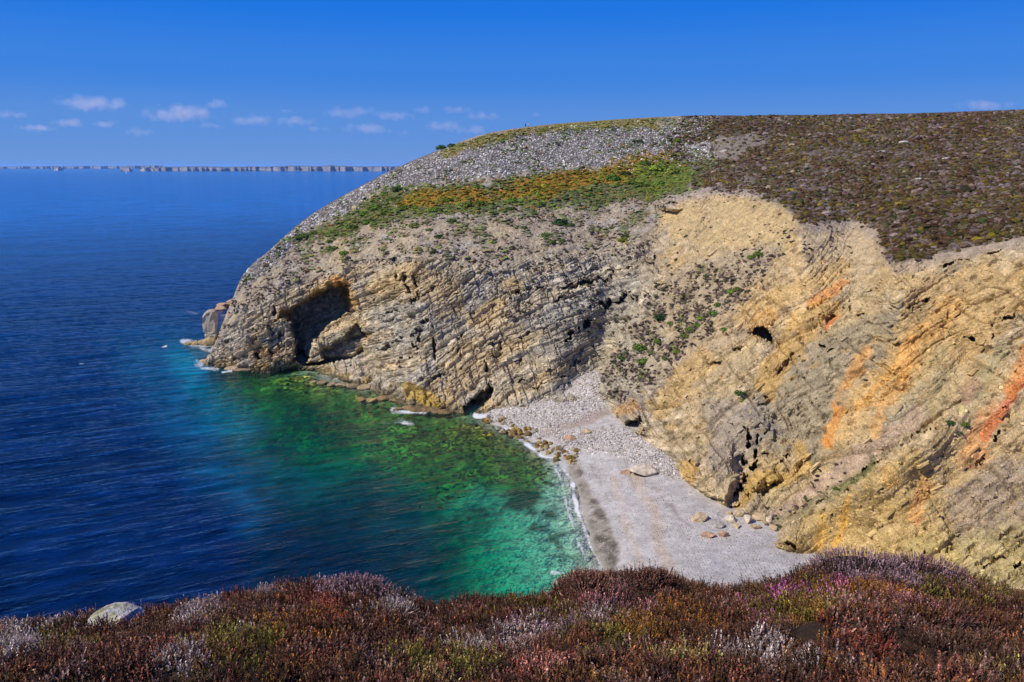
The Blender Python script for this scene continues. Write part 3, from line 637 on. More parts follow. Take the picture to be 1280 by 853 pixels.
# ------------------------------------------------------------------ sea
def lin(*seg):
    return np.concatenate([np.linspace(a, b, n, endpoint=False) for a, b, n in seg] + [[seg[-1][1]]])
sx = lin((-4200, -1000, 12), (-1000, -60, 60), (-60, 800, 430), (800, 1500, 60), (1500, 5000, 14))
sy = lin((208.0, 216, 14), (216, 300, 70), (300, 800, 300), (800, 1500, 20))
SX, SY = np.meshgrid(sx, sy[::-1])
SPt = at_z(SX, SY, 0.0)
fz = np.where((SPt[..., 0] > -111) & (SPt[..., 0] < 75) & (SPt[..., 1] > 44) & (SPt[..., 1] < 261), floor_z(np.clip(SPt[..., 0], -111, 75), np.clip(SPt[..., 1], 42, 262)), -28)
edgef = sst(-111, -70, SPt[..., 0])*sst(44, 60, SPt[..., 1])*sst(262, 240, SPt[..., 1])
depth = np.clip(-fz, 0, 30); depth = depth*edgef + 30*(1-edgef)
q = 2.2*fbm2(SPt[..., 0]/12, SPt[..., 1]/12, 701, 3)
depth_v = np.clip(depth + q*sst(3, 8, depth), 0, 30)
tint = np.stack([np.exp(-.42*depth_v), np.exp(-.045*depth_v), np.exp(-.11*depth_v)], -1)
turb = 1-np.exp(-.055*depth_v)
deep = C(.0004, .0085, .050); mid = C(.0, .085, .06); teal = C(.005, .12, .20)
turb = np.maximum(turb, np.maximum(sst(13, 19, depth_v), 1-edgef))
k = sst(6, 17, depth_v + 2*fbm2(SPt[..., 0]/30, SPt[..., 1]/30, 711, 3))
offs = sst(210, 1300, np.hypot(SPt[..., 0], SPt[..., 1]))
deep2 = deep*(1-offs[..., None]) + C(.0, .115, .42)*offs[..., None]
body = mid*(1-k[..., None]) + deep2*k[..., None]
wsx, wsy = SX + 14*fbm2(SX/40, SY/25, 721, 3), SY + 9*fbm2(SX/40, SY/25, 731, 3)
tl = poly_mask(wsx, wsy, [(150, 430), (235, 405), (262, 460), (310, 500), (370, 560), (420, 640), (330, 670), (250, 600), (190, 520)], 42)
body = lay(body, teal, tl*.6*sst(7, 14, depth_v)*(.65+.5*fbm2(SPt[..., 0]/9, SPt[..., 1]/5, 781, 3)).clip(0, 1))
body = lay(body, C(.0005, .014, .030), poly_mask(wsx, wsy, [(330, 620), (470, 600), (540, 640), (550, 700), (530, 790), (300, 790), (310, 700)], 34)*.85)
body = lay(body, C(.004, .21, .28), poly_mask(wsx, wsy, [(215, 440), (245, 432), (262, 462), (300, 480), (330, 540), (300, 560), (250, 520)], 22)*.6)
turb = np.maximum(turb, .80*poly_mask(wsx, wsy, [(320, 590), (440, 570), (530, 610), (555, 680), (530, 790), (300, 790), (300, 700)], 30))
fo = np.zeros_like(SX)
for pts, w, f, kf in [([(612, 520), (640, 540), (668, 562), (700, 578), (714, 600), (722, 640), (737, 678), (752, 707), (775, 760)], 1.6, 6, 1.0), ([(656, 556), (690, 578), (703, 602), (710, 640), (724, 682), (740, 712)], 1.0, 5, .8),
                  ([(690, 574), (704, 592), (712, 615), (714, 645), (728, 680)], 1.2, 4, .72), ([(670, 566), (690, 590), (697, 630)], 1, 4, .5),
                  ([(492, 514), (515, 514), (530, 516)], 4, 10, .80), ([(480, 528), (500, 525), (515, 530)], 4, 6, .8), ([(596, 519), (614, 523)], 6, 6, .9),
                  ([(270, 459), (256, 457), (245, 455)], 4, 10, .80), ([(265, 436), (240, 430), (230, 427)], 4, 10, .80), ([(236, 391), (262, 392), (285, 396)], 2, 9, .62),
                  ([(278, 466), (290, 464)], 2, 2, .8), ([(240, 440), (262, 446), (268, 452)], 5, 6, .5), ([(384, 466), (372, 464), (350, 464)], 4, 5, .45), ([(385, 468), (400, 474), (420, 480)], 5, 6, .4),
                  ([(440, 487), (470, 487), (500, 492)], 3, 4, .6), ([(445, 505), (470, 503), (500, 500)], 4, 5, .6), ([(386, 494), (396, 498)], 3, 4, .6), ([(504, 490), (512, 500)], 5, 5, .7),
                  ([(203, 434), (209, 433)], 1.2, 1.8, .85), ([(100, 455), (104, 455)], .6, 1, .7), ([(305, 507), (318, 506)], 1.5, 3, .6), ([(690, 716), (720, 716), (752, 711)], 2, 4, .8)]:
    fo = np.maximum(fo, line_mask(SX + 2*fbm2(SX/9, SY/9, 741, 2), SY + 2*fbm2(SX/9, SY/9, 751, 2), pts, w, f)*kf)
# swell
dist = np.hypot(SPt[..., 0], SPt[..., 1])
wamp = sst(900, 200, dist)*sst(1.0, 7, depth_v)
wvx = -SPt[..., 0]*.42 + SPt[..., 1]*.9; wvy = SPt[..., 0]*.9 + SPt[..., 1]*.42
swell = .40*fbm2(wvx/4.2, wvy/26, 761, 3) + .22*fbm2(wvx/1.7, wvy/8, 771, 2)
SPt[..., 2] = swell*wamp
SPt[..., 0] = np.clip(SPt[..., 0], -61000, 61000)
fo = fo*(.88+.5*fbm2(SPt[..., 0]/3, SPt[..., 1]/3, 791, 3))
me = grid_mesh('sea', SPt, cols={'tint': tint, 'body': body}, attrs={'turb': turb, 'foam': fo}, smooth=True)
mw, N, L = new_mat("sea_water")
out = nd(N, 'ShaderNodeOutputMaterial')
aT = nd(N, 'ShaderNodeAttribute', attribute_name='tint'); aB = nd(N, 'ShaderNodeAttribute', attribute_name='body')
aU = nd(N, 'ShaderNodeAttribute', attribute_name='turb'); aF = nd(N, 'ShaderNodeAttribute', attribute_name='foam')
tc = nd(N, 'ShaderNodeTexCoord')
mp = nd(N, 'ShaderNodeMapping', vector_type='TEXTURE'); mp.inputs['Rotation'].default_value = (0, 0, math.radians(25)); mp.inputs['Scale'].default_value = (3.2, 1, 1)
L.new(tc.outputs['Object'], mp.inputs['Vector'])
hsum = None
for s, w in ((.10, 1.3), (.32, .85), (1.1, .32)):
    n = nd(N, 'ShaderNodeTexNoise'); n.inputs['Scale'].default_value = s; n.inputs['Detail'].default_value = 5; n.inputs['Roughness'].default_value = .6
    L.new(mp.outputs[0], n.inputs['Vector'])
    mm = nd(N, 'ShaderNodeMath', operation='MULTIPLY'); mm.inputs[1].default_value = w; L.new(n.outputs[0], mm.inputs[0])
    if hsum is None: hsum = mm.outputs[0]
    else:
        ad = nd(N, 'ShaderNodeMath', operation='ADD'); L.new(hsum, ad.inputs[0]); L.new(mm.outputs[0], ad.inputs[1]); hsum = ad.outputs[0]
bp = nd(N, 'ShaderNodeBump'); bp.inputs['Strength'].default_value = 1.0; bp.inputs['Distance'].default_value = 1.0; L.new(hsum, bp.inputs['Height'])
# the water body: streaky mottling, then light and dark wave faces painted in
nb = nd(N, 'ShaderNodeTexNoise'); nb.inputs['Scale'].default_value = .05; nb.inputs['Detail'].default_value = 8; nb.inputs['Roughness'].default_value = .7; L.new(mp.outputs[0], nb.inputs['Vector'])
mr = nd(N, 'ShaderNodeMapRange'); mr.inputs[1].default_value = .3; mr.inputs[2].default_value = .7; mr.inputs[3].default_value = .5; mr.inputs[4].default_value = 1.6
L.new(nb.outputs[0], mr.inputs[0])
bodyc = mixmul(N, L, aB.outputs['Color'], mr.outputs[0])
nb2 = nd(N, 'ShaderNodeTexNoise'); nb2.inputs['Scale'].default_value = .45; nb2.inputs['Detail'].default_value = 4; nb2.inputs['Roughness'].default_value = .65; L.new(mp.outputs[0], nb2.inputs['Vector'])  # bright and shaded wave faces put into the body colour
mrb = nd(N, 'ShaderNodeMapRange'); mrb.inputs[1].default_value = .35; mrb.inputs[2].default_value = .65; mrb.inputs[3].default_value = .45; mrb.inputs[4].default_value = 1.7
L.new(nb2.outputs[0], mrb.inputs[0]); bodyc = mixmul(N, L, bodyc, mrb.outputs[0])
df = nd(N, 'ShaderNodeBsdfDiffuse'); L.new(bodyc, df.inputs['Color']); L.new(bp.outputs[0], df.inputs['Normal'])
tr = nd(N, 'ShaderNodeBsdfTransparent'); L.new(aT.outputs['Color'], tr.inputs['Color'])
mx = nd(N, 'ShaderNodeMixShader'); L.new(aU.outputs['Fac'], mx.inputs[0]); L.new(tr.outputs[0], mx.inputs[1]); L.new(df.outputs[0], mx.inputs[2])
gl = nd(N, 'ShaderNodeBsdfGlossy'); gl.inputs['Roughness'].default_value = .1; L.new(bp.outputs[0], gl.inputs['Normal'])
fr = nd(N, 'ShaderNodeFresnel'); fr.inputs['IOR'].default_value = 1.33; L.new(bp.outputs[0], fr.inputs['Normal'])
mg = nd(N, 'ShaderNodeMixShader'); L.new(fr.outputs[0], mg.inputs[0]); L.new(mx.outputs[0], mg.inputs[1]); L.new(gl.outputs[0], mg.inputs[2])
# foam
nf = nd(N, 'ShaderNodeTexNoise'); nf.inputs['Scale'].default_value = 1.6; nf.inputs['Detail'].default_value = 6; nf.inputs['Roughness'].default_value = .75; L.new(tc.outputs['Object'], nf.inputs['Vector'])
ad = nd(N, 'ShaderNodeMath', operation='ADD'); L.new(nf.outputs[0], ad.inputs[0]); L.new(aF.outputs['Fac'], ad.inputs[1])
mr2 = nd(N, 'ShaderNodeMapRange'); mr2.inputs[1].default_value = 1.08; mr2.inputs[2].default_value = 1.42; mr2.inputs[3].default_value = 0; mr2.inputs[4].default_value = .9
L.new(ad.outputs[0], mr2.inputs[0])
fd = nd(N, 'ShaderNodeBsdfDiffuse'); fd.inputs['Color'].default_value = (.78, .8, .8, 1)
mf = nd(N, 'ShaderNodeMixShader'); L.new(mr2.outputs[0], mf.inputs[0]); L.new(mg.outputs[0], mf.inputs[1]); L.new(fd.outputs[0], mf.inputs[2])
L.new(mf.outputs[0], out.inputs[0])
me.materials.append(mw)
sea = link(bpy.data.objects.new('sea', me)); tag(sea, 'deep blue sea turning emerald in the cove', kind='structure')



# ------------------------------------------------------------------ rock, tuft and sprig shapes
def rock_bm(seed, dims=(1, .8, .6), cuts=11, sub=2, rough=.06, lo=.62, hi=.95):
    r = random.Random(seed); bm = bmesh.new()
    bmesh.ops.create_icosphere(bm, subdivisions=sub, radius=1.0)
    pl = []
    for _ in range(cuts):
        v = Vector((r.gauss(0, 1), r.gauss(0, 1), r.gauss(0, 1))).normalized(); pl.append((v, r.uniform(lo, hi)))
    for v in bm.verts:
        for n, d in pl:
            k = v.co.dot(n)
            if k > d: v.co -= n*(k-d)
        v.co *= 1+r.uniform(-rough, rough)
        v.co = Vector((v.co.x*dims[0], v.co.y*dims[1], v.co.z*dims[2]))
    return bm
def rock_mesh(name, seed, dims, mat, **kw):
    bm = rock_bm(seed, dims, **kw); me = bpy.data.meshes.new(name); bm.to_mesh(me); bm.free(); me.materials.append(mat); return me
def tuft_mesh(name, seed, mat, h=.75, spike=.35):
    r = random.Random(seed); bm = bmesh.new(); bmesh.ops.create_icosphere(bm, subdivisions=2, radius=1.0)
    for v in bm.verts:
        k = 1+r.uniform(-spike, spike); v.co = Vector((v.co.x*k, v.co.y*k, max(-.25, v.co.z*h*k)))
    me = bpy.data.meshes.new(name); bm.to_mesh(me); bm.free(); me.materials.append(mat); return me

def scatter(name, meshes, pts, eul, scl, tnt, label=None, seed=0):
    """one stuff object: the shapes instanced on points, each with its own turn, size and colour"""
    n = len(pts); me = bpy.data.meshes.new(name)
    me.vertices.add(n); me.vertices.foreach_set('co', np.asarray(pts, np.float32).reshape(-1))
    for nm, arr in (('turn', eul), ('size', scl)):
        a = me.attributes.new(nm, 'FLOAT_VECTOR', 'POINT'); a.data.foreach_set('vector', np.asarray(arr, np.float32).reshape(-1))
    a = me.attributes.new('tint', 'FLOAT_COLOR', 'POINT'); c4 = np.ones((n, 4), np.float32); c4[:, :3] = tnt; a.data.foreach_set('color', c4.reshape(-1))
    a = me.attributes.new('pick', 'INT', 'POINT'); a.data.foreach_set('value', np.random.default_rng(seed).integers(0, len(meshes), n).astype(np.int32))
    o = link(bpy.data.objects.new(name, me)); tag(o, label, kind='stuff')
    ng = bpy.data.node_groups.new(name, 'GeometryNodeTree'); N, L = ng.nodes, ng.links
    ng.interface.new_socket('Geometry', in_out='INPUT', socket_type='NodeSocketGeometry'); ng.interface.new_socket('Geometry', in_out='OUTPUT', socket_type='NodeSocketGeometry')
    gi = N.new('NodeGroupInput'); go = N.new('NodeGroupOutput'); ip = N.new('GeometryNodeInstanceOnPoints'); jn = N.new('GeometryNodeJoinGeometry')
    for m in reversed(meshes):
        oi = N.new('GeometryNodeObjectInfo'); src = bpy.data.objects.new(m.name, m); oi.inputs['Object'].default_value = src; oi.inputs['As Instance'].default_value = True
        L.new(oi.outputs['Geometry'], jn.inputs[0])
    def na(nm, ty):
        q = N.new('GeometryNodeInputNamedAttribute'); q.data_type = ty; q.inputs['Name'].default_value = nm; return q.outputs['Attribute']
    L.new(gi.outputs[0], ip.inputs['Points']); L.new(jn.outputs[0], ip.inputs['Instance']); ip.inputs['Pick Instance'].default_value = True
    L.new(na('pick', 'INT'), ip.inputs['Instance Index']); L.new(na('size', 'FLOAT_VECTOR'), ip.inputs['Scale'])
    er = N.new('FunctionNodeEulerToRotation'); L.new(na('turn', 'FLOAT_VECTOR'), er.inputs[0]); L.new(er.outputs[0], ip.inputs['Rotation'])
    L.new(ip.outputs[0], go.inputs[0])
    md = o.modifiers.new('scatter', 'NODES'); md.node_group = ng
    return o

# sampling weights on the headland
DA = np.linalg.norm(np.cross(np.gradient(TERR, axis=0), np.gradient(TERR, axis=1)), axis=-1)            # world area per vertex
IA = np.abs(np.gradient(PY, axis=0)*np.gradient(PX, axis=1))                                           # seen area per vertex
dwt = (DA**.45*IA**.55)*vis*((rq < 7.4) & (rq > .85))[:, None]
def pick(mask, n, wt=None):
    w = (mask*(dwt if wt is None else wt)).reshape(-1).astype(float); w /= w.sum()
    return rng.choice(len(w), size=n, p=w)
def take(arr, idx): return arr.reshape(-1, arr.shape[-1])[idx] if arr.ndim == 3 else arr.reshape(-1)[idx]
def palette(cols, probs, n):
    i = rng.choice(len(cols), size=n, p=np.array(probs)/sum(probs)); return np.array(cols, np.float32)[i]*(1+.28*rng.standard_normal((n, 1))).clip(.5, 1.7)
def turns(n, tilt=.25): return np.c_[rng.normal(0, tilt, n), rng.normal(0, tilt, n), rng.uniform(0, 6.28, n)]

tufts = [tuft_mesh('heath_tussock', 10+k, M_TUFT, h=.7, spike=.28) for k in range(5)]
stones = [rock_mesh('stone', 30+k, (1, rng.uniform(.6, .9), rng.uniform(.35, .6)), M_STONE, sub=1, cuts=6, rough=.08) for k in range(6)]
# heath tussocks
hz = heath_zone*(1-.85*rim)
n = 28000; ix = pick(hz, n)
tt = take(TT, ix); c_ = palette([(.125, .098, .022), (.115, .062, .026), (.32, .26, .23), (.22, .185, .025), (.06, .085, .018), (.17, .12, .075)], [4, 2.6, 2.0, 1.6, 1.6, 2.2], n)
zc = take(col, ix); f1, f2 = take(fbm2(PX/45, PY/16, 561, 3), ix), take(fbm2(PX/30, PY/9, 571, 3), ix)
c_ = np.where((f1 > .12)[:, None] & (rng.random(n) < .6)[:, None], c_*[.8, .62, .6], c_); c_ = np.where((f1 < -.15)[:, None] & (rng.random(n) < .6)[:, None], c_*[1.25, 1.3, .9], c_)
c_ = np.where((f2 > .2)[:, None] & (rng.random(n) < .35)[:, None], np.array([.30, .25, .22])*rng.uniform(.7, 1.2, (n, 1)), c_)
c_ = (.9*c_ + .1*zc)*.70*np.array([1.0, .92, .95])
r_ = np.clip(rng.lognormal(-.86, .36, n), .18, 1.1)*(1+.3*(tt > 300)); P_ = take(TERR, ix) + np.c_[rng.normal(0, .15, (n, 2)), np.zeros(n)]
scatter('heath_tussocks', tufts, P_, turns(n, .15), np.c_[r_*rng.uniform(.9, 1.6, n), r_, r_*rng.uniform(.85, 1.4, n)], c_, 'low brown and olive tussocks covering the heath')
# lichen covered stones on the whaleback
n = 12000; ix = pick(up*stone_zone*(1-.6*ob), n); r_ = rng.uniform(.22, .72, n)**1.15
scatter('lichen_stones', stones, take(TERR, ix), turns(n, .6), np.c_[r_, r_, r_], palette([(.50, .475, .43), (.36, .33, .29), (.60, .58, .53), (.2, .17, .14)], [5, 3, 2, 1], n), 'grey lichen covered stones on the whaleback slope')
# low plants in the green and orange belt and on the crest
belt = up*np.clip(ragged([(480, 236), (620, 224), (760, 205), (870, 190), (890, 215), (870, 240), (810, 250), (700, 262), (600, 270), (520, 272), (440, 290), (370, 310), (370, 300), (440, 262)], 8, .8)
             + .8*ragged([(545, 195), (600, 170), (700, 152), (860, 146), (850, 165), (690, 166), (620, 180), (560, 195)], 4) + .75*stone_zone*sst(.05, .25, n2) + .85*sst(.0, .16, n2+.3*n1)*poly_mask(UX, UY, [(350, 312), (450, 280), (560, 262), (700, 255), (830, 245), (830, 300), (760, 315), (640, 320), (520, 315), (420, 330), (350, 345)], 16), 0, 1)
n = 7000; ix = pick(belt, n); r_ = rng.uniform(.3, .95, n); zc = take(col, ix)
scatter('belt_plants', tufts, take(TERR, ix), turns(n, .2), np.c_[r_*1.3, r_, r_*.6], .6*palette([(.08, .17, .015), (.19, .28, .02), (.32, .18, .02), (.04, .07, .015)], [4, 2.4, 1.6, 3], n)+.4*zc, 'low green and orange plants between the stones')
# scrub and debris on the steep slopes
sc_ = np.clip(up*sst(900, 840, PX)*(1-stone_zone)*(1-belt) + .8*transition*cliff + 1.2*veg + .25*scree*sst(1100, 960, PX) + .6*rough_hi*cliff, 0, 1.3)
n = 4600; ix = pick(sc_*(1-.75*poly_mask(UX, UY, [(815, 245), (900, 235), (990, 255), (960, 310), (900, 335), (830, 335)], 10))*sst(-.3, .25, n2+.3*n3), n); r_ = rng.uniform(.18, .52, n)
scatter('slope_scrub', tufts, take(TERR, ix), turns(n, .3), np.c_[r_*1.2, r_, r_*.65], palette([(.12, .075, .065), (.17, .13, .115), (.07, .05, .035), (.06, .085, .02)], [4, 3, 2.4, 1.6], n), 'withered heather and scrub dotted over the steep slopes')
n = 12000; ix = pick(np.clip(1.4*up*sst(900, 840, PX)*(1-belt) + sc_ + .5*cliff*(1-scree) + .25*scree, 0, 1), n); r_ = rng.uniform(.12, .5, n)**1.25
scatter('slope_rubble', stones, take(TERR, ix), turns(n, .7), np.c_[r_*1.2, r_, r_], take(col, ix)*rng.uniform(.75, 1.3, (n, 1)), 'loose rubble lying on the slopes and ledges')

# beach pebbles, sunken rocks
BP = np.stack([GX, GY, GZ2], -1); bdw = np.ones_like(GX)
shown = (GZ > -6)*1.0
n = 11000; ix = pick(pebbles*(GZ > 0)*(by > 430), n, bdw); r_ = rng.uniform(.10, .36, n)
scatter('pebbles', stones, take(BP, ix)+[0, 0, .04], turns(n, .5), np.c_[r_*1.2, r_, r_], palette([(.52, .485, .44), (.43, .40, .36), (.58, .55, .50), (.36, .30, .22)], [4, 3, 3, 1], n), 'pale pebbles piled at the head of the cove')
n = 11000; ix = pick(np.clip(.5*sst(.1, .5, GZ)*sst(-.1, .3, m1+.4*m2)+.15*sst(0, .4, GZ)+.6*poly_mask(bx, by, [(860, 650), (1010, 680), (1000, 740), (860, 740)], 10), 0, 1)*(by < 760)*(bx > 690)*(bx < 1020)*(by > 530), n, bdw); r_ = rng.uniform(.05, .17, n)**1.1
scatter('shingle', stones, take(BP, ix)+[0, 0, .02], turns(n, .5), np.c_[r_*1.2, r_, r_], palette([(.44, .42, .40), (.34, .31, .28), (.24, .2, .16)], [4, 3, 1.5], n), 'coarse shingle strewn over the beach')
n = 3000; ix = pick(rockybed*(GZ < -.25)*(GZ > -8)*sst(-.3, .3, m1), n, bdw); r_ = rng.uniform(.2, .75, n)
scatter('sunken_rocks', stones, take(BP, ix), turns(n, .3), np.c_[r_*1.3, r_, r_*.6], palette([(.07, .11, .025), (.14, .18, .035), (.30, .30, .06), (.14, .09, .025)], [4, 3, 1.5, 1.4], n), 'weed covered rocks under the shallow water')

# ------------------------------------------------------------------ materials for single rocks
def obj_mat(name, **kw):
    m = earth_mat(name, base=(.4, .4, .4), **kw); N, L = m.node_tree.nodes, m.node_tree.links
    rgb = [x for x in N if x.type == 'RGB'][0]; oi = N.new('ShaderNodeObjectInfo')
    for l in list(rgb.outputs[0].links): L.new(oi.outputs['Color'], l.to_socket)
    N.remove(rgb); return m
M_BLOCK = obj_mat("block_rock", scales=(.9, 5.0), contrast=.3, bump=.7, bump_scale=3.0, bdist=.25)
M_BOULDER = obj_mat("boulder_rock", scales=(1.2, 7.0), contrast=.38, bump=.9, bump_scale=5.0, bdist=.12)
M_LEAF = obj_mat("shrub_leaves", scales=(1.5, 8.0), contrast=.5, bump=.8, bump_scale=6.0, bdist=.2)

# slabs standing out of the cliffs along the bedding: parts of the headland
def slab_bm(seed):
    r = random.Random(seed); bm = bmesh.new(); bmesh.ops.create_cube(bm, size=2.0)
    bmesh.ops.subdivide_edges(bm, edges=[e for e in bm.edges if abs((e.verts[0].co-e.verts[1].co).x) > 1], cuts=1)
    for v in bm.verts: v.co += Vector((r.uniform(-.28, .28), r.uniform(-.2, .2), r.uniform(-.16, .16)))
    return bm
slabs = []
for k in range(8):
    bm = slab_bm(400+k); me = bpy.data.meshes.new('rock_slab'); bm.to_mesh(me); bm.free(); me.materials.append(M_BLOCK); slabs.append(me)
ix = pick(sst(.45, .8, rockiness)*(TERR[..., 2] > 1), 300); sl_t = np.broadcast_to(tan_px[None, :], PX.shape)
for q, i in enumerate(ix):
    P_ = take(TERR, i); nn = Vector(take(N0, i).tolist()); th = math.atan(take(sl_t, i))
    ax = Vector((math.cos(th), 0, math.sin(th))) + Vector((0, SP*math.sin(th), 0)); ax = (ax - nn*ax.dot(nn)).normalized(); az = ax.cross(nn)
    az = (Vector((0, .2, 1)) - ax*ax.z).normalized(); ay = az.cross(ax)
    L_ = rng.uniform(.5, 1.3); o = link(bpy.data.objects.new('rock_slab', slabs[q % 8]), headland)
    M = Matrix((ax*L_, ay*rng.uniform(.35, .6), az*rng.uniform(.10, .26))).transposed().to_4x4(); M.translation = Vector(P_.tolist()) - nn*.18
    o.matrix_world = M; cc = take(col, i)*rng.uniform(.8, 1.25); o.color = (*[float(x) for x in cc], 1)

# ------------------------------------------------------------------ single rocks and boulders
def stand(px, py, z=0.0): return Vector(at_z(px, py, z).tolist())
def beach_point(px, py):
    z = 1.0
    for _ in range(8):
        p = at_z(px, py, z); z = float(floor_z(p[0], p[1]))
    return Vector((float(p[0]), float(p[1]), z))
def px2m(p): return (Vector(p)-Vector((0, 0, CAM_Z))).length/FPX
def boulder(px, py, w, h, c, label, seed, group=None, rot=0.0, dpt=.8, cat='boulder', name='boulder', z=None, tilt=0.0, sub=3, cuts=9, lo=.45, hi=.85):
    p = beach_point(px, py) if z is None else stand(px, py, z)
    s = px2m(p); me = rock_mesh(name, seed, (w*s/2*1.3, w*s/2*dpt*1.1, h*s/2*1.45), M_BOULDER, sub=sub, cuts=cuts, lo=lo, hi=hi, rough=.03)
    o = link(bpy.data.objects.new(name, me)); o.location = p + Vector((0, 0, h*s*.28)); o.rotation_euler = (0, tilt, rot); o.color = (*c, 1)
    return tag(o, label, cat, group)
TANB, PINK, PALE, GREYB = (.50, .38, .24), (.46, .29, .19), (.55, .47, .36), (.36, .33, .30)
boulder(808, 592, 34, 12, PALE, 'long pale flat boulder lying alone in the middle of the shingle', 701, rot=.15)
boulder(875, 650, 19, 8, TANB, 'tilted tan boulder on the shingle just left of the rockfall', 702, rot=.5, tilt=-.3)
boulder(887, 671, 16, 7, PINK, 'reddish rounded boulder nearest the lower end of the rockfall', 703)
boulder(904, 671, 10, 7, PINK, 'small reddish boulder right beside the larger reddish one', 704)
boulder(900, 660, 9, 9, GREYB, 'small dark grey boulder behind the two reddish ones', 705)
boulder(782, 592, 14, 5, PINK, 'flat pinkish rock left of the long pale boulder', 706)
boulder(712, 550, 13, 6, PINK, 'low brown rock on the white pebbles above the waterline', 707)
boulder(735, 541, 12, 6, TANB, 'low tan rock on the white pebbles below the brown rock tongue', 708)
for k, (a, b, w, h) in enumerate([(915, 652, 14, 8), (924, 644, 15, 9), (934, 652, 13, 9), (941, 644, 12, 8), (930, 636, 11, 7), (949, 650, 14, 9), (955, 640, 11, 7), (921, 659, 10, 5), (944, 660, 12, 6), (962, 652, 11, 8), (911, 643, 9, 5), (938, 630, 9, 6), (952, 628, 9, 6), (966, 662, 10, 6)]):
    boulder(a, b, w, h, random.choice([TANB, PALE, (.52, .40, .22)]), 'pale angular boulder in the rockfall at the foot of the scree chute', 720+k, group='rockfall boulders below the scree chute', rot=random.uniform(0, 3), tilt=random.uniform(-.3, .3), sub=2)
# seaweed stained boulders at the waterline
WEED = [(.26, .17, .04), (.34, .24, .09), (.17, .11, .035), (.38, .31, .2), (.3, .27, .2)]
for k in range(96):
    f = random.random(); base = [(612, 524), (632, 534), (655, 545), (680, 558), (702, 568), (722, 576)]
    i_ = min(4, int(f*5)); g_ = f*5-i_; a = base[i_][0]*(1-g_)+base[i_+1][0]*g_ + random.gauss(-2, 9); b = base[i_][1]*(1-g_)+base[i_+1][1]*g_ + random.gauss(-1, 4.5)
    w = random.uniform(3, 9) if k > 8 else random.uniform(8, 12)
    boulder(a, b, w, w*random.uniform(.45, .65), random.choice(WEED), 'yellow brown weed stained boulder along the waterline below the white pebbles', 760+k % 12, group='weed stained boulders at the waterline', rot=random.uniform(0, 3), sub=2)
# low reefs awash in front of the western cliff
def reef(pts, label, seed, c=(.30, .20, .09)):
    P_ = [stand(a, b, 0) for a, b, _ in pts]; ctr = sum(P_, Vector())/len(P_)
    root = link(bpy.data.objects.new('reef', None)); root.location = ctr; tag(root, label, 'reef')
    for k, (a, b, w) in enumerate(pts):
        s = px2m(P_[k]); me = rock_mesh('rock', seed+k, (w*s/2*1.45, w*s/2*.95, w*s*.30), M_BOULDER, sub=2, cuts=9, rough=.07, lo=.45)
        o = link(bpy.data.objects.new('rock', me), root); o.location = P_[k]-ctr+Vector((0, 0, w*s*.02)); o.rotation_euler = (0, random.uniform(-.15, .15), random.uniform(-.3, .3)); kf_ = random.uniform(.75, 1.2); o.color = (*[x*kf_ for x in c], 1)
reef([(452, 500, 14), (464, 501, 13), (474, 499, 15), (484, 498, 12), (491, 501, 9)], 'low brown reef awash between the western cliff and the emerald water', 900)
reef([(498, 512, 12), (510, 511, 16), (522, 513, 18), (534, 513, 18), (545, 515, 16), (556, 516, 14)], 'dark reef at the foot of the western cliff with foam along it', 910, (.22, .15, .07))
reef([(392, 478, 10), (404, 479, 12), (416, 481, 13), (428, 483, 14), (441, 484, 14), (455, 485, 14), (470, 486, 14), (484, 486, 14), (498, 487, 13), (510, 488, 12)], 'orange brown rock shelf along the platform right of the sea cave', 920, (.31, .23, .13))
reef([(258, 452, 12), (268, 456, 14), (280, 458, 16), (272, 448, 14), (290, 462, 14), (302, 464, 14), (284, 450, 16)], 'brown rock skirt at the very tip of the headland', 935, (.34, .25, .15))
reef([(272, 437, 12), (279, 440, 10)], 'small ochre rock between the sea stack and the headland tip', 950, (.42, .30, .1))
reef([(266, 389, 10), (276, 386, 16), (288, 383, 22), (298, 380, 26)], 'reddish rocky point in surf behind the sea stack', 960, (.33, .22, .15))
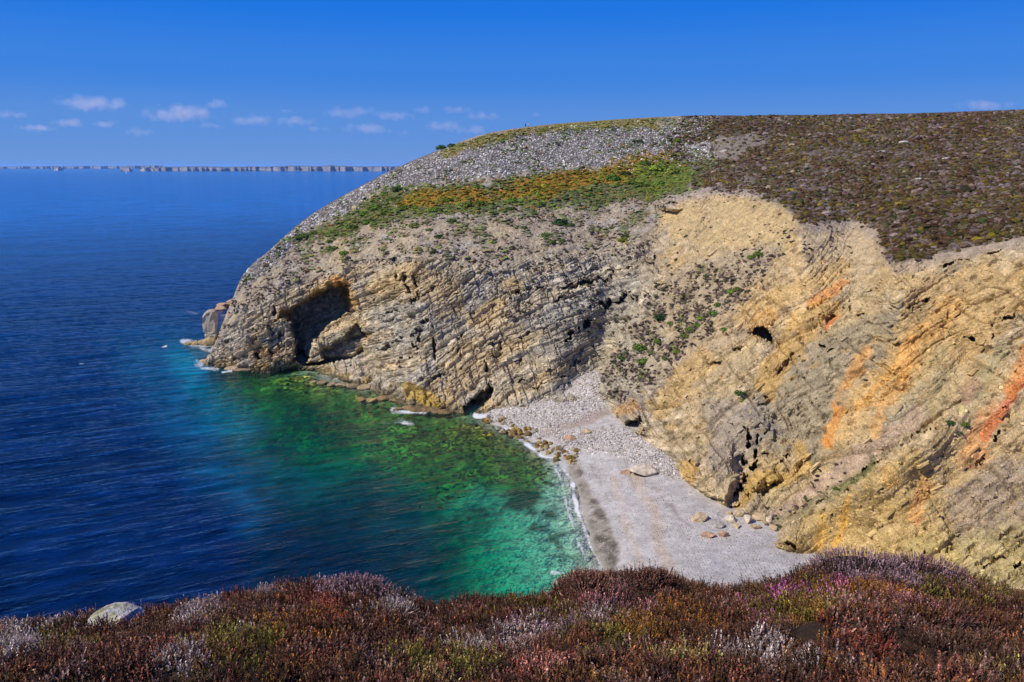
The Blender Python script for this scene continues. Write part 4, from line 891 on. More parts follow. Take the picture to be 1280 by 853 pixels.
# the sea stack
def sea_stack():
    b = stand(262, 430, 0); s = px2m(b); root = link(bpy.data.objects.new('sea_stack', None)); root.location = b
    tag(root, 'upright square sea stack standing off the tip of the headland', 'sea stack')
    bm = bmesh.new(); lv = [(0, -8, 7.5), (6, -7.5, 7), (13, -7, 8), (16, -6, 7.6), (17.5, -8.5, 7.2), (28, -9, 7.6), (36, -8.6, 7.6), (41, -6, 6.6), (43.5, -1.5, 5.5)]
    rings = []
    for k, (h, l, r) in enumerate(lv):
        rg = []
        for j in range(12):
            f = j/12*2*math.pi; ux, uy = math.cos(f), math.sin(f); q = 1/max(abs(ux), abs(uy))
            X = ((r-l)/2*ux*q*.88 + (r+l)/2 + 2.5 + h*.03)*s; Y = 4.6*uy*q*s*.9
            jit = .42 if k not in (3,) else .1
            rg.append(bm.verts.new((X+random.uniform(-jit, jit), Y+random.uniform(-jit, jit), h*.93*s+random.uniform(-.3, .3)-.4)))
        rings.append(rg)
    for a_, b_ in zip(rings[:-1], rings[1:]):
        for j in range(12): bm.faces.new((a_[j], a_[(j+1) % 12], b_[(j+1) % 12], b_[j]))
    bm.faces.new(rings[-1])
    o = bm_obj('pillar', bm, M_BLOCK, root); o.color = (.40, .35, .28, 1); o.rotation_euler = (0, 0, .25)
    for k, (dx, w, h) in enumerate([(-24, 7, 5), (-18, 9, 6), (-12, 11, 7), (-6, 13, 8), (2, 16, 12), (9, 12, 9), (15, 8, 5)]):
        o = link(bpy.data.objects.new('foot_rock', rock_mesh('foot_rock', 980+k, (w*s*.62, w*s*.5, h*s*.6), M_BOULDER, sub=2, cuts=10, rough=.03)), root)
        o.location = (dx*s, -1.2+.4*(k % 2), h*s*.15); o.color = (.33, .25, .13, 1)
sea_stack()

# green bushes that can be told apart on the slopes
def bush_mesh(seed):
    r = random.Random(seed); bm = bmesh.new()
    for k in range(230):
        d = Vector((r.gauss(0, 1), r.gauss(0, 1), abs(r.gauss(0, .9)))).normalized()*r.uniform(.55, 1.0)
        c = Vector((d.x, d.y, d.z*.7)); u_ = Vector((r.gauss(0, 1), r.gauss(0, 1), r.gauss(0, 1))).normalized(); w_ = u_.cross(d).normalized(); sz = r.uniform(.10, .2)
        bm.faces.new([bm.verts.new(c+u_*sz), bm.verts.new(c+w_*sz*.7), bm.verts.new(c-u_*sz), bm.verts.new(c-w_*sz*.7)])
    me = bpy.data.meshes.new('bush'); bm.to_mesh(me); bm.free(); me.materials.append(M_LEAF); return me
bushes = [bush_mesh(1100+k) for k in range(5)]
BG = [  # bearing x, y, width, shade
 (378, 298, 16, 0), (392, 292, 12, 1), (415, 312, 12, 0), (412, 303, 8, 1), (430, 318, 10, 1), (440, 285, 13, 0), (455, 268, 12, 1), (460, 279, 10, 0), (470, 262, 14, 1), (483, 266, 12, 0), (505, 262, 13, 1), (490, 250, 12, 0), (497, 238, 14, 2), (480, 244, 9, 1),
 (518, 283, 12, 1), (537, 288, 9, 0), (548, 296, 9, 2), (565, 278, 10, 0), (541, 264, 12, 1), (560, 252, 12, 0), (520, 260, 10, 1), (585, 258, 16, 1), (600, 256, 12, 0), (552, 187, 12, 2), (565, 184, 10, 2), (618, 268, 9, 2), (655, 285, 8, 0), (682, 296, 11, 1), (690, 304, 8, 0), (700, 280, 16, 2), (712, 283, 10, 0), (703, 302, 8, 1), (640, 252, 12, 1),
 (765, 225, 16, 1), (782, 218, 12, 2), (772, 232, 9, 0), (805, 205, 12, 1), (790, 230, 10, 0), (820, 213, 16, 3), (840, 216, 16, 3), (825, 230, 12, 3), (808, 233, 9, 0), (797, 178, 10, 2), (845, 178, 10, 1), (736, 245, 10, 0), (748, 240, 8, 1), (676, 257, 10, 1), (667, 268, 9, 0), (765, 285, 8, 0), (782, 296, 9, 2), (640, 262, 9, 2), (672, 245, 9, 3),
 (798, 434, 16, 0), (812, 440, 9, 3), (822, 427, 10, 0), (803, 452, 12, 1), (826, 400, 14, 2), (838, 404, 9, 1), (856, 421, 12, 0), (863, 413, 10, 0), (872, 408, 10, 1), (845, 440, 9, 3), (892, 393, 12, 1), (898, 383, 9, 0), (915, 366, 11, 3), (923, 363, 9, 0), (778, 448, 10, 2), (742, 478, 8, 3), (830, 448, 8, 0), (885, 347, 8, 2), (948, 318, 10, 0), (940, 322, 8, 1), (925, 492, 12, 2), (928, 500, 8, 0), (1188, 530, 8, 2), (1197, 539, 7, 2), (1206, 531, 8, 0), (1080, 588, 7, 0), (1045, 612, 6, 0), (905, 412, 8, 1), (876, 399, 8, 3)]
SH = [(.085, .15, .02), (.11, .19, .025), (.04, .08, .018), (.18, .25, .035)]
for k, (a, b, w, sh_) in enumerate(BG):
    i_, j_ = surf(a, b); p = Vector(TERR[i_, j_].tolist()); s = px2m(p)*w*.66
    o = link(bpy.data.objects.new('bush', bushes[k % 5])); o.location = p; o.scale = (s*random.uniform(.95, 1.2), s, s*random.uniform(.7, 1.0)); o.rotation_euler = (0, 0, random.uniform(0, 6)); o.color = (*[c*random.uniform(.85, 1.15) for c in SH[sh_]], 1)
    if a < 860 and b < 320:
        lb = ['fresh green bush in the band of bushes across the upper west slope', 'bright green bush in the band of bushes across the upper west slope', 'dark green bush in the band of bushes across the upper west slope', 'yellow green bush in the patch at the right end of the green belt'][sh_]; gr = 'green bushes across the upper west slope'
    else:
        lb = ['fresh green bush on the steep spur and cliff above the beach', 'bright green bush on the steep spur above the beach', 'dark green bush clinging to the cliff above the beach', 'yellow green bush on the steep spur above the white pebbles'][sh_]; gr = 'green bushes on the cliffs above the beach'
    tag(o, lb, 'bush', gr)
# pale outcrops in the heath
for k, (a, b, w, h) in enumerate([(1130, 179, 14, 6), (1102, 190, 12, 4), (1183, 199, 16, 4), (1150, 224, 12, 4), (868, 186, 12, 6), (905, 190, 14, 6), (880, 180, 10, 5)]):
    i_, j_ = surf(a, b); p = Vector(TERR[i_, j_].tolist()); s = px2m(p)
    o = link(bpy.data.objects.new('outcrop', rock_mesh('outcrop', 1200+k, (w*s*.5, w*s*.4, h*s*.5), M_BOULDER, sub=2, cuts=12, rough=.04))); o.location = p; o.color = (.42, .39, .36, 1)
    tag(o, 'pale low rock outcrop showing between the heath tussocks', 'outcrop', 'pale outcrops in the heath')

# ------------------------------------------------------------------ walkers on the crest
def walker(px, label, top, legs, face):
    j = int(np.argmin(np.abs(cx-px))); col_py = PY[:, j]; i = int(np.argmin(np.where(rq < 8.3, look_px(TERR[:, j])[1], 1e9)))
    p = Vector(TERR[i, j].tolist())
    V = [(0, 0, .95), (0, 0, 1.2), (0, 0, 1.42), (0, 0, 1.52), (0, .02, 1.62), (0, .02, 1.72), (.1, 0, .9), (.11, -.06, .5), (.12, 0, .08), (.12, -.14, .03), (-.1, 0, .9), (-.11, .1, .5), (-.12, .2, .08), (-.12, .06, .03), (.2, 0, 1.4), (.25, .04, 1.12), (.24, -.08, .88), (.24, -.12, .8), (-.2, 0, 1.4), (-.25, .06, 1.12), (-.23, -.05, .88), (-.23, -.09, .8)]
    E = [(0, 1), (1, 2), (2, 3), (3, 4), (4, 5), (0, 6), (6, 7), (7, 8), (8, 9), (0, 10), (10, 11), (11, 12), (12, 13), (2, 14), (14, 15), (15, 16), (16, 17), (2, 18), (18, 19), (19, 20), (20, 21)]
    R = [.15, .14, .15, .055, .10, .08, .09, .065, .045, .04, .09, .065, .045, .04, .06, .045, .035, .03, .06, .045, .035, .03]
    me = bpy.data.meshes.new('person'); me.from_pydata(V, E, []); o = link(bpy.data.objects.new('person', me)); o.location = p; o.rotation_euler = (0, 0, face)
    md = o.modifiers.new('skin', 'SKIN'); sv = me.skin_vertices[0].data if me.skin_vertices else None
    if sv is None:
        bm = bmesh.new(); bm.from_mesh(me); bm.verts.layers.skin.verify(); bm.to_mesh(me); bm.free(); sv = me.skin_vertices[0].data
    for k, r in enumerate(R): sv[k].radius = (r, r*.85)
    sv[0].use_root = True
    o.modifiers.new('smooth', 'SUBSURF').levels = 1
    me.materials.append(earth_mat('skin', base=(.5, .32, .24), scales=(), bump=0, rough=.6))
    def tube(name, rings, c):
        bm = bmesh.new(); rg = []
        for x, y, z, rx, ry in rings: rg.append([bm.verts.new((x+rx*math.cos(f*math.pi/5), y+ry*math.sin(f*math.pi/5), z)) for f in range(10)])
        for a_, b_ in zip(rg[:-1], rg[1:]):
            for q in range(10): bm.faces.new((a_[q], a_[(q+1) % 10], b_[(q+1) % 10], b_[q]))
        return bm_obj(name, bm, earth_mat(name+'_cloth', base=c, scales=(), bump=0), o, True)
    tube('jacket', [(0, 0, .86, .19, .16), (0, 0, 1.1, .19, .17), (0, 0, 1.38, .2, .18), (0, 0, 1.48, .1, .1)], top)
    for sx_ in (1, -1):
        yk, yf = (-.06, 0) if sx_ > 0 else (.1, .2)
        tube('sleeve', [(sx_*.17, 0, 1.44, .07, .08), (sx_*.25, .05, 1.12, .065, .065), (sx_*.24, -.07, .9, .05, .05)], top)
        tube('trouser_leg', [(sx_*.08, 0, .93, .12, .13), (sx_*.11, yk, .5, .09, .09), (sx_*.12, yf, .1, .07, .07)], legs)
    tube('hair', [(0, .02, 1.62, .105, .115), (0, .03, 1.72, .11, .12), (0, .03, 1.8, .06, .06)], (.04, .03, .02))
    tag(o, label, 'person')
walker(656.5, 'dark clad walker on the skyline of the headland', (.03, .035, .06), (.04, .04, .06), .4)
walker(661, 'walker in a pale jacket on the skyline behind the dark clad one', (.7, .68, .66), (.25, .12, .10), 2.0)

# ------------------------------------------------------------------ heather slope under the camera
crest = np.array([(-400, 800), (-100, 782), (0, 779), (60, 776), (110, 771), (150, 767), (190, 764), (240, 753), (300, 741), (350, 734), (400, 729), (440, 729), (480, 738), (520, 751), (545, 758), (580, 750), (620, 743), (660, 743), (690, 740), (710, 726), (735, 717), (760, 717), (790, 713), (835, 718), (850, 725), (880, 732), (910, 738), (930, 734), (960, 730), (985, 724), (1010, 712), (1040, 706), (1080, 704), (1140, 706), (1170, 711), (1200, 718), (1230, 726), (1280, 739), (1400, 765), (1700, 800)], float)
hx = np.linspace(-400, 1700, 640); cy = pchip(crest[:, 0], crest[:, 1], hx) + 10
hk_p = np.stack([0*cy+1600, 0*cy+1150, 0*cy+900, (cy+890)/2, cy+14, cy, cy+12, cy+50, cy+100, cy+135, cy+150], 1)
hk_t = np.stack([0*cy+1.15, 0*cy+2.1, 0*cy+4.6, 0*cy+6.2, 0*cy+8.6, 0*cy+9.2, 0*cy+10.3, 0*cy+13, 0*cy+22, 0*cy+45, 0*cy+85], 1)
hq = np.concatenate([np.linspace(k, k+1, m, endpoint=False) for k, m in enumerate([6, 40, 60, 60, 16, 10, 10, 8, 6, 4])]+[[10]])
HP, HT = pchip(np.arange(11.), hk_p.T, hq), pchip(np.arange(11.), hk_t.T, hq); HX = np.broadcast_to(hx, HP.shape)
HG = at_t(HX, HP, HT)
dist_c = np.clip((HP - cy[None])/60, 0, 1)
mound = .30*fbm2(HG[..., 0]/1.5, HG[..., 1]/1.0, 801, 2) + .12*fbm2(HG[..., 0]/.6, HG[..., 1]/.5, 805, 2) + .07*fbm2(HG[..., 0]/.35, HG[..., 1]/.35, 811, 2)
HG[..., 2] += mound*(.25+.75*dist_c)*(hq < 6)[:, None]
me = grid_mesh('heather_slope', HG, smooth=True); me.materials.append(M_HGROUND)
hs_o = link(bpy.data.objects.new('heather_slope', me)); tag(hs_o, 'peaty hillside under the near heather', kind='structure')

mS, N, L = new_mat("heather_sprig")
out = nd(N, 'ShaderNodeOutputMaterial'); p = nd(N, 'ShaderNodeBsdfPrincipled'); p.inputs['Roughness'].default_value = .8; p.inputs['Specular IOR Level'].default_value = .2
a = nd(N, 'ShaderNodeAttribute', attribute_name='tint', attribute_type='INSTANCER'); b = nd(N, 'ShaderNodeAttribute', attribute_name='part')
c = mixmul(N, L, a.outputs['Color'], b.outputs['Color']); L.new(c, p.inputs['Base Color']); L.new(p.outputs[0], out.inputs[0])
mS2 = mS.copy(); mS2.name = "heather_bush_sprig"
for x in mS2.node_tree.nodes:
    if x.type == 'ATTRIBUTE' and x.attribute_name == 'tint':
        oi = mS2.node_tree.nodes.new('ShaderNodeObjectInfo')
        for l in list(x.outputs['Color'].links): mS2.node_tree.links.new(oi.outputs['Color'], l.to_socket)
def sprig(r, base, dirv, length, V, F, Cc, bare=False):
    """one heather stem with upright needles and dry bells towards the tip"""
    d = dirv.normalized(); s1 = d.orthogonal().normalized(); s2 = d.cross(s1); br = r.choice((.55, .8, 1.0, 1.25, 1.7))*r.uniform(.9, 1.1)
    def add(ps, c):
        k = len(V); V.extend(ps); F.append(tuple(range(k, k+len(ps)))); Cc.extend([c]*len(ps))
    w = .0022; top = base+d*length
    for q in range(2):
        s_ = (s1, s2)[q]; add([base-s_*w, base+s_*w, top+s_*w*.3], (.55, .42, .35))
    nn_ = 9 if bare else 17
    for k in range(nn_):
        f = .22+.78*(k+r.random())/nn_; th = r.uniform(0, 6.28); rad = s1*math.cos(th)+s2*math.sin(th); b_ = base+d*length*f
        ln = (.020 if bare else .011)*r.uniform(.7, 1.4); tip = b_+(rad*.8+d*.9).normalized()*ln*(1.2-.3*f); w_ = rad.cross(d)*(.0014 if bare else .0046)
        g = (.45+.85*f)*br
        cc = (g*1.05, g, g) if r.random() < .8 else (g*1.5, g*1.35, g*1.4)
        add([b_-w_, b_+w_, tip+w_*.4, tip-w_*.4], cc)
def to_mesh(name, V, F, Cc, mat):
    me = bpy.data.meshes.new(name); me.from_pydata([tuple(v) for v in V], [], F)
    at = me.attributes.new('part', 'FLOAT_COLOR', 'POINT'); c4 = np.ones((len(V), 4), np.float32); c4[:, :3] = Cc; at.data.foreach_set('color', c4.reshape(-1)); me.materials.append(mat); return me
clumps = []
for k in range(7):
    r = random.Random(1300+k); V, F, Cc = [], [], []
    for q in range(30):
        th = r.uniform(0, 6.28); rr = .12*math.sqrt(r.random()); b_ = Vector((rr*math.cos(th), rr*math.sin(th), -.02))
        sprig(r, b_, Vector((rr*math.cos(th)*3.5+r.gauss(0, .22), rr*math.sin(th)*3.5+r.gauss(0, .22), 1)), r.uniform(.07, .13), V, F, Cc, bare=(k >= 5))
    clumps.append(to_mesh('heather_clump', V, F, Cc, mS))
HDA = np.linalg.norm(np.cross(np.gradient(HG, axis=0), np.gradient(HG, axis=1)), axis=-1)
gap = sst(-.62, -.3, fbm2(HG[..., 0]/.5, HG[..., 1]/.4, 841, 2))
hw = gap*HDA*(((hq > .9) & (hq < 6.4))[:, None])*((HX > -350) & (HX < 1650))*np.where(HP > 930, .35, 1.0)
n = 8800; ix = rng.choice(HX.size, size=n, p=(hw/hw.sum()).reshape(-1)); hpx, hpy = HX.reshape(-1)[ix], HP.reshape(-1)[ix]
hX, hY = hpx + 22*fbm2(hpx/50, hpy/30, 821, 3), hpy + 12*fbm2(hpx/50, hpy/30, 831, 3)
hc = palette([(.155, .062, .04), (.06, .033, .02), (.20, .125, .10), (.13, .078, .024), (.19, .085, .028), (.05, .03, .02)], [4, 3, 2.5, 1.5, 1.5, 1.5], n)
def hz_(c, poly, f, k):
    global hc
    m = poly_mask(hX, hY, poly, f)*k; m = (rng.random(n) < m)*.85
    hc = lay(hc, np.array(c)*rng.uniform(.7, 1.3, (n, 1)), m)
def blob(x, y, rx, ry): return [(x+rx*math.cos(t), y+ry*math.sin(t)) for t in np.linspace(0, 2*math.pi, 12, endpoint=False)]
OL, OR, RD, GRY, PNK, YEL, BRN, LIL = (.15, .135, .025), (.26, .12, .022), (.27, .07, .045), (.40, .355, .33), (.33, .16, .16), (.33, .30, .09), (.07, .038, .025), (.27, .19, .22)
for c, x, y, rx, ry, k in [(OL, 60, 815, 60, 20, .5), (OL, 300, 825, 60, 30, .8), (OR, 380, 800, 60, 25, .4), (OL, 540, 838, 60, 20, .6), (YEL, 560, 845, 40, 12, .6), (OL, 680, 765, 70, 14, .4), (OL, 770, 800, 70, 26, .5), (YEL, 850, 838, 30, 16, .9), (OR, 840, 785, 60, 30, .5),
                           (RD, 690, 845, 36, 16, .9), (RD, 405, 775, 24, 6, .6), (RD, 1060, 800, 50, 16, .7), (OR, 1030, 775, 50, 20, .6), (OR, 1090, 755, 70, 16, .7), (YEL, 1000, 790, 30, 10, .5), (OL, 1000, 765, 70, 20, .7), (OL, 1200, 745, 60, 18, .5), (PNK, 1120, 765, 50, 14, .4), (YEL, 1250, 848, 60, 12, .8), (OR, 1150, 835, 60, 12, .6),
                           (GRY, 255, 772, 30, 14, .8), (GRY, 300, 800, 30, 8, .5), (GRY, 10, 820, 26, 30, .7), (GRY, 215, 845, 40, 12, .6), (GRY, 335, 750, 10, 6, .7), (GRY, 490, 768, 36, 9, .8), (GRY, 615, 805, 46, 10, .7), (GRY, 660, 790, 40, 14, .4), (GRY, 745, 775, 30, 14, .5), (GRY, 960, 830, 60, 20, .65), (GRY, 1000, 848, 60, 10, .7), (GRY, 100, 790, 40, 6, .5), (GRY, 750, 750, 10, 14, .5),
                           (LIL, 440, 742, 50, 10, .7), (LIL, 1110, 722, 90, 16, .7), (LIL, 690, 775, 60, 16, .4), (PNK, 760, 745, 50, 20, .4), (PNK, 1060, 770, 20, 6, .6), (BRN, 640, 760, 60, 18, .5), (BRN, 1180, 815, 90, 20, .7), (BRN, 900, 800, 60, 20, .5), (BRN, 800, 735, 40, 16, .6), (BRN, 150, 800, 90, 20, .5), (BRN, 1000, 735, 40, 14, .6),
                           ((.42, .12, .30), 1055, 748, 12, 5, .7), ((.42, .12, .30), 1022, 762, 8, 4, .7), ((.42, .12, .30), 983, 757, 8, 4, .7), ((.42, .12, .30), 948, 773, 18, 5, .5), ((.42, .12, .30), 966, 832, 8, 5, .5)]:
    hz_(c, blob(x, y, rx, ry), 8, k)
rs = rng.uniform(.6, 1.35, n)
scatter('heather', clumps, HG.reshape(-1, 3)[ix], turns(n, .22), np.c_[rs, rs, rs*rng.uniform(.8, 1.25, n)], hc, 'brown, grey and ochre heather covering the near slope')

def heather_bush(px, py, w, h, c, label, seed, bare=False, lean=.9, nsp=420):
    """a mound of heather: stems fanning out from a rounded top"""
    j = int(np.argmin(np.abs(hx-px))); i = 40+int(np.argmin(np.abs(HP[40:182, j]-(py+h*.6)))); p_ = Vector(HG[i, j].tolist()); s = px2m(p_)
    r = random.Random(seed); V, F, Cc = [], [], []; rw, rh = w*s*.5, h*s*.75
    for q in range(nsp):
        th = r.uniform(0, 6.28); k = math.sqrt(r.random()); d = Vector((k*math.cos(th), k*math.sin(th), 0)); z_ = math.sqrt(max(0, 1-k*k))
        b_ = Vector((d.x*rw, d.y*rw*.75, (z_*rh) - .04)); sprig(r, b_, Vector((d.x*lean+r.gauss(0, .25), d.y*lean+r.gauss(0, .25), .5+z_)), r.uniform(.06, .12), V, F, Cc, bare)
    root = link(bpy.data.objects.new('heather_bush', to_mesh('heather_bush', V, F, Cc, mS2))); root.location = p_; root.color = (*c, 1); tag(root, label, 'heather bush')
    bm = bmesh.new(); bmesh.ops.create_icosphere(bm, subdivisions=2, radius=1)
    for v in bm.verts: v.co = Vector((v.co.x*rw*.93, v.co.y*rw*.7, v.co.z*rh*.93-.03))
    bm_obj('woody_base', bm, M_HGROUND, root, True)
heather_bush(1075, 707, 110, 22, (.26, .18, .19), 'broad purple grey heather mound on the crest in front of the ochre cliff', 1401)
heather_bush(1150, 712, 100, 20, (.22, .14, .145), 'dark heather mound at the right end of the crest hump', 1402)
heather_bush(1152, 716, 26, 9, (.34, .09, .06), 'small patch of scarlet heather on the crest hump', 1403, nsp=90)
heather_bush(815, 718, 40, 22, (.16, .08, .055), 'dark round heather bush at the highest point of the middle crest', 1404, nsp=260)
heather_bush(735, 722, 60, 20, (.2, .105, .07), 'brown heather mound on the crest in front of the waterline', 1405)
heather_bush(442, 732, 84, 20, (.25, .165, .175), 'pinkish lilac heather mound on the crest above the dark sea', 1406)
heather_bush(926, 722, 12, 11, (.05, .045, .03), 'tiny dark bush poking above the crest before the beach', 1407, nsp=60)
heather_bush(255, 768, 60, 14, (.38, .32, .29), 'withered grey heather patch right of the white boulder', 1408, bare=True, nsp=200)
heather_bush(492, 764, 50, 10, (.48, .44, .40), 'bleached dead heather twigs just below the dip in the crest', 1409, bare=True, nsp=160)
heather_bush(16, 808, 50, 22, (.42, .37, .35), 'bleached dead heather at the left edge of the slope', 1410, bare=True, nsp=200)
heather_bush(690, 842, 70, 20, (.33, .15, .11), 'salmon red heather cushion at the bottom of the picture', 1411)
heather_bush(852, 836, 46, 20, (.27, .25, .10), 'yellow green cushion plant near the bottom centre', 1412, nsp=260)
# white boulder on the crest
def crest_boulder():
    j = int(np.argmin(np.abs(hx-146))); i = 166+6; p_ = Vector(HG[i, j].tolist()); s = px2m(p_)
    bm = rock_bm(1501, (30*s, 22*s, 20*s), sub=5, cuts=14, rough=0, lo=.72, hi=.97)
    for v in bm.verts:
        n_ = float(fbm(v.co.x*9, v.co.y*9, v.co.z*9, 1503, 4, .6)); v.co *= 1+.10*n_; v.co.z *= 1-.35*min(1, abs(v.co.x)/(37*s))
    me = bpy.data.meshes.new('boulder'); bm.to_mesh(me); me.materials.append(M_BOULDER)
    o = link(bpy.data.objects.new('boulder', me)); o.location = p_+Vector((0, 0, .035)); o.rotation_euler = (0, -.04, .3); o.color = (.50, .475, .45, 1)
    tag(o, 'white lichen covered boulder in the heather on the left of the crest', 'boulder')
    kill = [v for v in bm.verts if v.co.z < 13*s+5*s*float(vnoise(v.co.x*14, v.co.y*14, 0, 1505)) or v.co.x > 12*s or float(vnoise(v.co.x*40, v.co.y*40, 5, 1506)) > .45]
    bmesh.ops.delete(bm, geom=kill, context='VERTS')
    for v in bm.verts: v.co *= 1.012
    c = bm_obj('lichen_cap', bm, M_BOULDER, o); c.color = (.40, .39, .22, 1)
crest_boulder()

# ------------------------------------------------------------------ far coast, islets, boat
M_FAR = earth_mat("far_rock", scales=(.004, .02), contrast=.25, bump=0)
def coast(name, label, x0, x1, by_, tops, seed, cliffc=(.19, .185, .20), topc=(.14, .14, .14), cat=None, kind='structure'):  # grey-lilac defaults put some of the haze into the coast colours
    nx = max(12, int((x1-x0)/.8)); xs = np.linspace(x0, x1, nx); tb = T0(by_ + .35*fbm2(xs/9, xs*0, seed, 3))
    hts = np.interp(xs, [a for a, _ in tops], [b for _, b in tops])*(1+.22*fbm2(xs/16, xs*0+3, seed+1, 4)); rows, cols_ = [], []
    for k, (dt, hf) in enumerate([(-10, -.05), (0, .02), (30, .35), (70, .72), (120, .9), (500, 1.0), (1200, 1.06), (1500, -.1)]):
        t_ = tb+dt+120*fbm2(xs/30, xs*0+k*1.3, seed+2, 3)*(k < 5); a_, b_, _c = bearing(xs, by_+0*xs); H_ = hts*hf*.82
        rows.append(np.stack([a_*t_, b_*t_, H_+(-2 if k in (0, 7) else 0)], -1)); cols_.append(np.broadcast_to(C(*(cliffc if k < 4 else topc)), (nx, 3))*(1+.3*fbm2(xs/3, xs*0+k*.6, seed+3, 3))[:, None].clip(.5, 1.6))
    me = grid_mesh(name, np.stack(rows), cols={'col': np.stack(cols_)}, smooth=True); me.materials.append(M_FAR)
    return tag(link(bpy.data.objects.new(name, me)), label, cat, kind=kind)
coast('distant_coast', 'long low hazy coast with pale cliffs on the horizon', 190, 640, 214.0, [(190, 10), (200, 48), (230, 55), (300, 50), (360, 62), (430, 66), (480, 60), (640, 70)], 1601)
coast('distant_shore', 'faint low shore along the horizon at the left', -60, 205, 211.0, [(-60, 40), (60, 52), (150, 60), (205, 70)], 1611, (.18, .18, .20))  # cliff colour greyed here too, as if seen through haze
coast('islet', 'hazy rocky islet standing apart left of the distant coast', 150, 166, 214.4, [(150, 4), (154, 46), (162, 52), (166, 5)], 1621, cat='islet', kind=None)
coast('islet', 'pale cliffed islet at the tip of the distant coast', 175, 193, 214.2, [(175, 4), (179, 48), (188, 50), (193, 12)], 1631, cliffc=(.34, .28, .26), cat='islet', kind=None)
coast('islet', 'farthest left rocky islet with a pale foot on the horizon', 67, 80, 213.2, [(67, 5), (70, 22), (74, 60), (77, 40), (80, 5)], 1641, cliffc=(.34, .27, .24), cat='islet', kind=None)
def boat(px, py, label, Ls):
    p_ = stand(px, py, 0); root = link(bpy.data.objects.new('sailing_boat', None)); root.location = p_; root.rotation_euler = (0, 0, .3); tag(root, label, 'boat')
    white = earth_mat('white_paint', base=(.8, .8, .8), scales=(), bump=0)
    bm = bmesh.new(); rg = []
    for f, w, z0 in [(-1, .15, .1), (-.6, .3, 0), (0, .36, 0), (.6, .24, 0), (1, .02, .15)]:
        rg.append([bm.verts.new(Vector(v)*Ls) for v in ((f, -w*.4, z0*.3-.05), (f, -w, .2+z0*.2), (f, w, .2+z0*.2), (f, w*.4, z0*.3-.05))])
    for a_, b_ in zip(rg[:-1], rg[1:]):
        for q in range(4): bm.faces.new((a_[q], a_[(q+1) % 4], b_[(q+1) % 4], b_[q]))
    bm.faces.new(rg[0]); bm.faces.new(rg[-1]); bm_obj('hull', bm, white, root)
    bm = bmesh.new(); bmesh.ops.create_cone(bm, segments=6, radius1=.03*Ls, radius2=.02*Ls, depth=2.4*Ls, cap_ends=True); o = bm_obj('mast', bm, white, root); o.location = (0, 0, 1.4*Ls)
    for nm, pts in (('mainsail', [(-.05, 0, .4), (-.05, .06, 2.5), (-.85, .12, .4)]), ('jib', [(.06, 0, .35), (.06, .05, 2.2), (.95, 0, .3)])):
        bm = bmesh.new(); a_ = [bm.verts.new(Vector(v)*Ls) for v in pts]; b_ = [bm.verts.new((Vector(v)+Vector((0, .01, 0)))*Ls) for v in pts]
        bm.faces.new(a_); bm.faces.new(b_[::-1])
        for q in range(3): bm.faces.new((a_[q], b_[q], b_[(q+1) % 3], a_[(q+1) % 3]))
        bm_obj(nm, bm, white, root)
boat(158, 217, 'tiny white sailing boat in front of the rocky islet', 7)
boat(69, 213.6, 'tiny white sailing boat at the foot of the farthest left islet', 12)

# ------------------------------------------------------------------ clouds
mc, N, L = new_mat("cloud_vapour")
out = nd(N, 'ShaderNodeOutputMaterial'); pv = nd(N, 'ShaderNodeVolumePrincipled'); pv.inputs['Color'].default_value = (1, .95, .94, 1); pv.inputs['Anisotropy'].default_value = .2
tc = nd(N, 'ShaderNodeTexCoord'); ln = nd(N, 'ShaderNodeVectorMath', operation='LENGTH'); L.new(tc.outputs['Object'], ln.inputs[0])
geo = nd(N, 'ShaderNodeNewGeometry'); n = nd(N, 'ShaderNodeTexNoise'); n.inputs['Scale'].default_value = .006; n.inputs['Detail'].default_value = 4; n.inputs['Roughness'].default_value = .6; L.new(geo.outputs['Position'], n.inputs['Vector'])
sb = nd(N, 'ShaderNodeMath', operation='MULTIPLY_ADD'); L.new(ln.outputs['Value'], sb.inputs[0]); sb.inputs[1].default_value = -.42; L.new(n.outputs[0], sb.inputs[2])
mr = nd(N, 'ShaderNodeMapRange'); mr.inputs[1].default_value = .22; mr.inputs[2].default_value = .5; mr.inputs[3].default_value = 0; mr.inputs[4].default_value = .0032; L.new(sb.outputs[0], mr.inputs[0])
L.new(mr.outputs[0], pv.inputs['Density']); L.new(pv.outputs[0], out.inputs['Volume'])
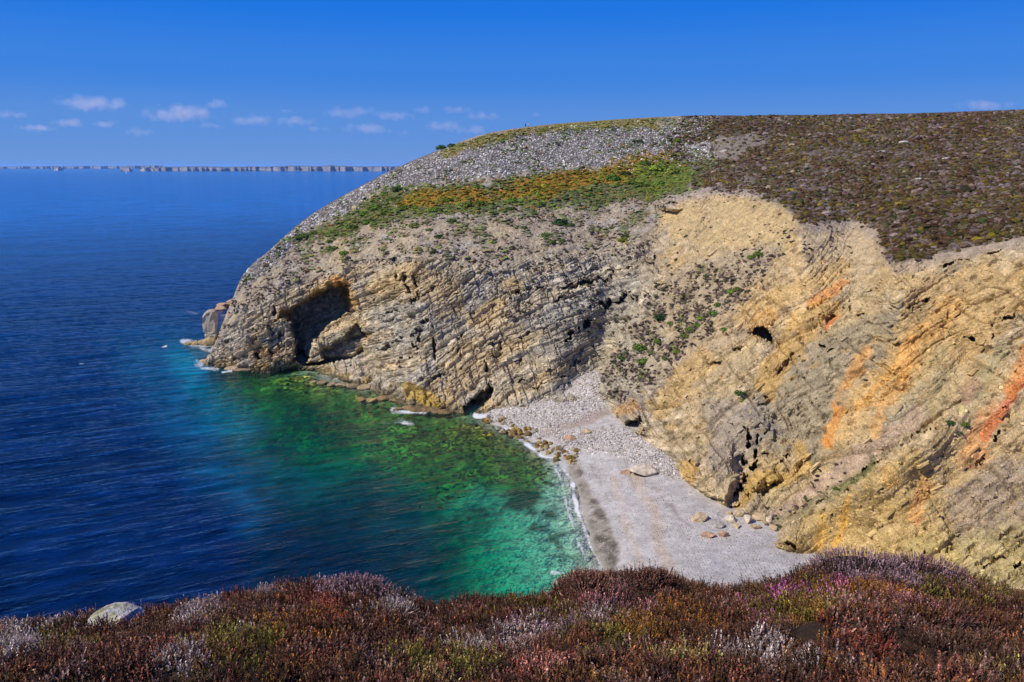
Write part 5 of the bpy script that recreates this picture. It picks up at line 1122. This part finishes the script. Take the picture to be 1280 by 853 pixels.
bm = bmesh.new(); bmesh.ops.create_icosphere(bm, subdivisions=2, radius=1.0); cm = bpy.data.meshes.new('cloud'); bm.to_mesh(cm); bm.free(); cm.materials.append(mc)
CL = [(8, 143, 40, 10), (115, 129, 76, 18), (85, 154, 36, 10), (45, 160, 44, 9), (130, 155, 28, 9), (172, 165, 34, 11), (225, 142, 80, 19), (270, 131, 34, 12), (265, 157, 26, 9), (315, 151, 48, 13), (368, 152, 44, 12), (395, 161, 26, 8), (430, 141, 42, 13), (455, 139, 28, 14), (492, 145, 50, 11), (460, 161, 50, 13), (503, 166, 14, 8), (530, 138, 24, 9), (553, 158, 40, 13), (572, 138, 32, 10), (590, 163, 36, 12), (602, 146, 36, 11), (1232, 131, 60, 12), (669, 143, 10, 7), (355, 139, 16, 6)]
for k, (a, b, w, h) in enumerate(CL):
    t_ = 11000+600*(k % 4); p_ = at_t(a, b, t_); s = t_/FPX; o = link(bpy.data.objects.new('cloud', cm)); o.location = p_.tolist(); o.scale = (w*s*.78, w*s*.42, h*s*.74)
    ORD = 'first second third fourth fifth sixth seventh eighth ninth tenth eleventh twelfth thirteenth fourteenth fifteenth sixteenth seventeenth eighteenth nineteenth twentieth twenty-first twenty-second twenty-third twenty-fourth twenty-fifth'.split()
    rank = sorted(range(len(CL)), key=lambda q: CL[q][0]).index(k)
    tag(o, ORD[rank]+' small cloud from the left in the row low over the horizon' if k != 22 else 'lone flat cloud just above the heath skyline at the right', 'cloud', 'small clouds over the horizon' if k != 22 else None)

# ------------------------------------------------------------------ sea haze
bm = bmesh.new(); bmesh.ops.create_cube(bm, size=1.0); mh, N, L = new_mat("sea_haze")
out = nd(N, 'ShaderNodeOutputMaterial'); pv = nd(N, 'ShaderNodeVolumePrincipled'); pv.inputs['Color'].default_value = (.30, .62, 1, 1); pv.inputs['Density'].default_value = 2.4e-5; L.new(pv.outputs[0], out.inputs['Volume'])
hz_o = bm_obj('haze', bm, mh); hz_o.scale = (124000, 64000, 140); hz_o.location = (0, 29500, 38); tag(hz_o, 'thin sea haze over the whole bay', kind='stuff')
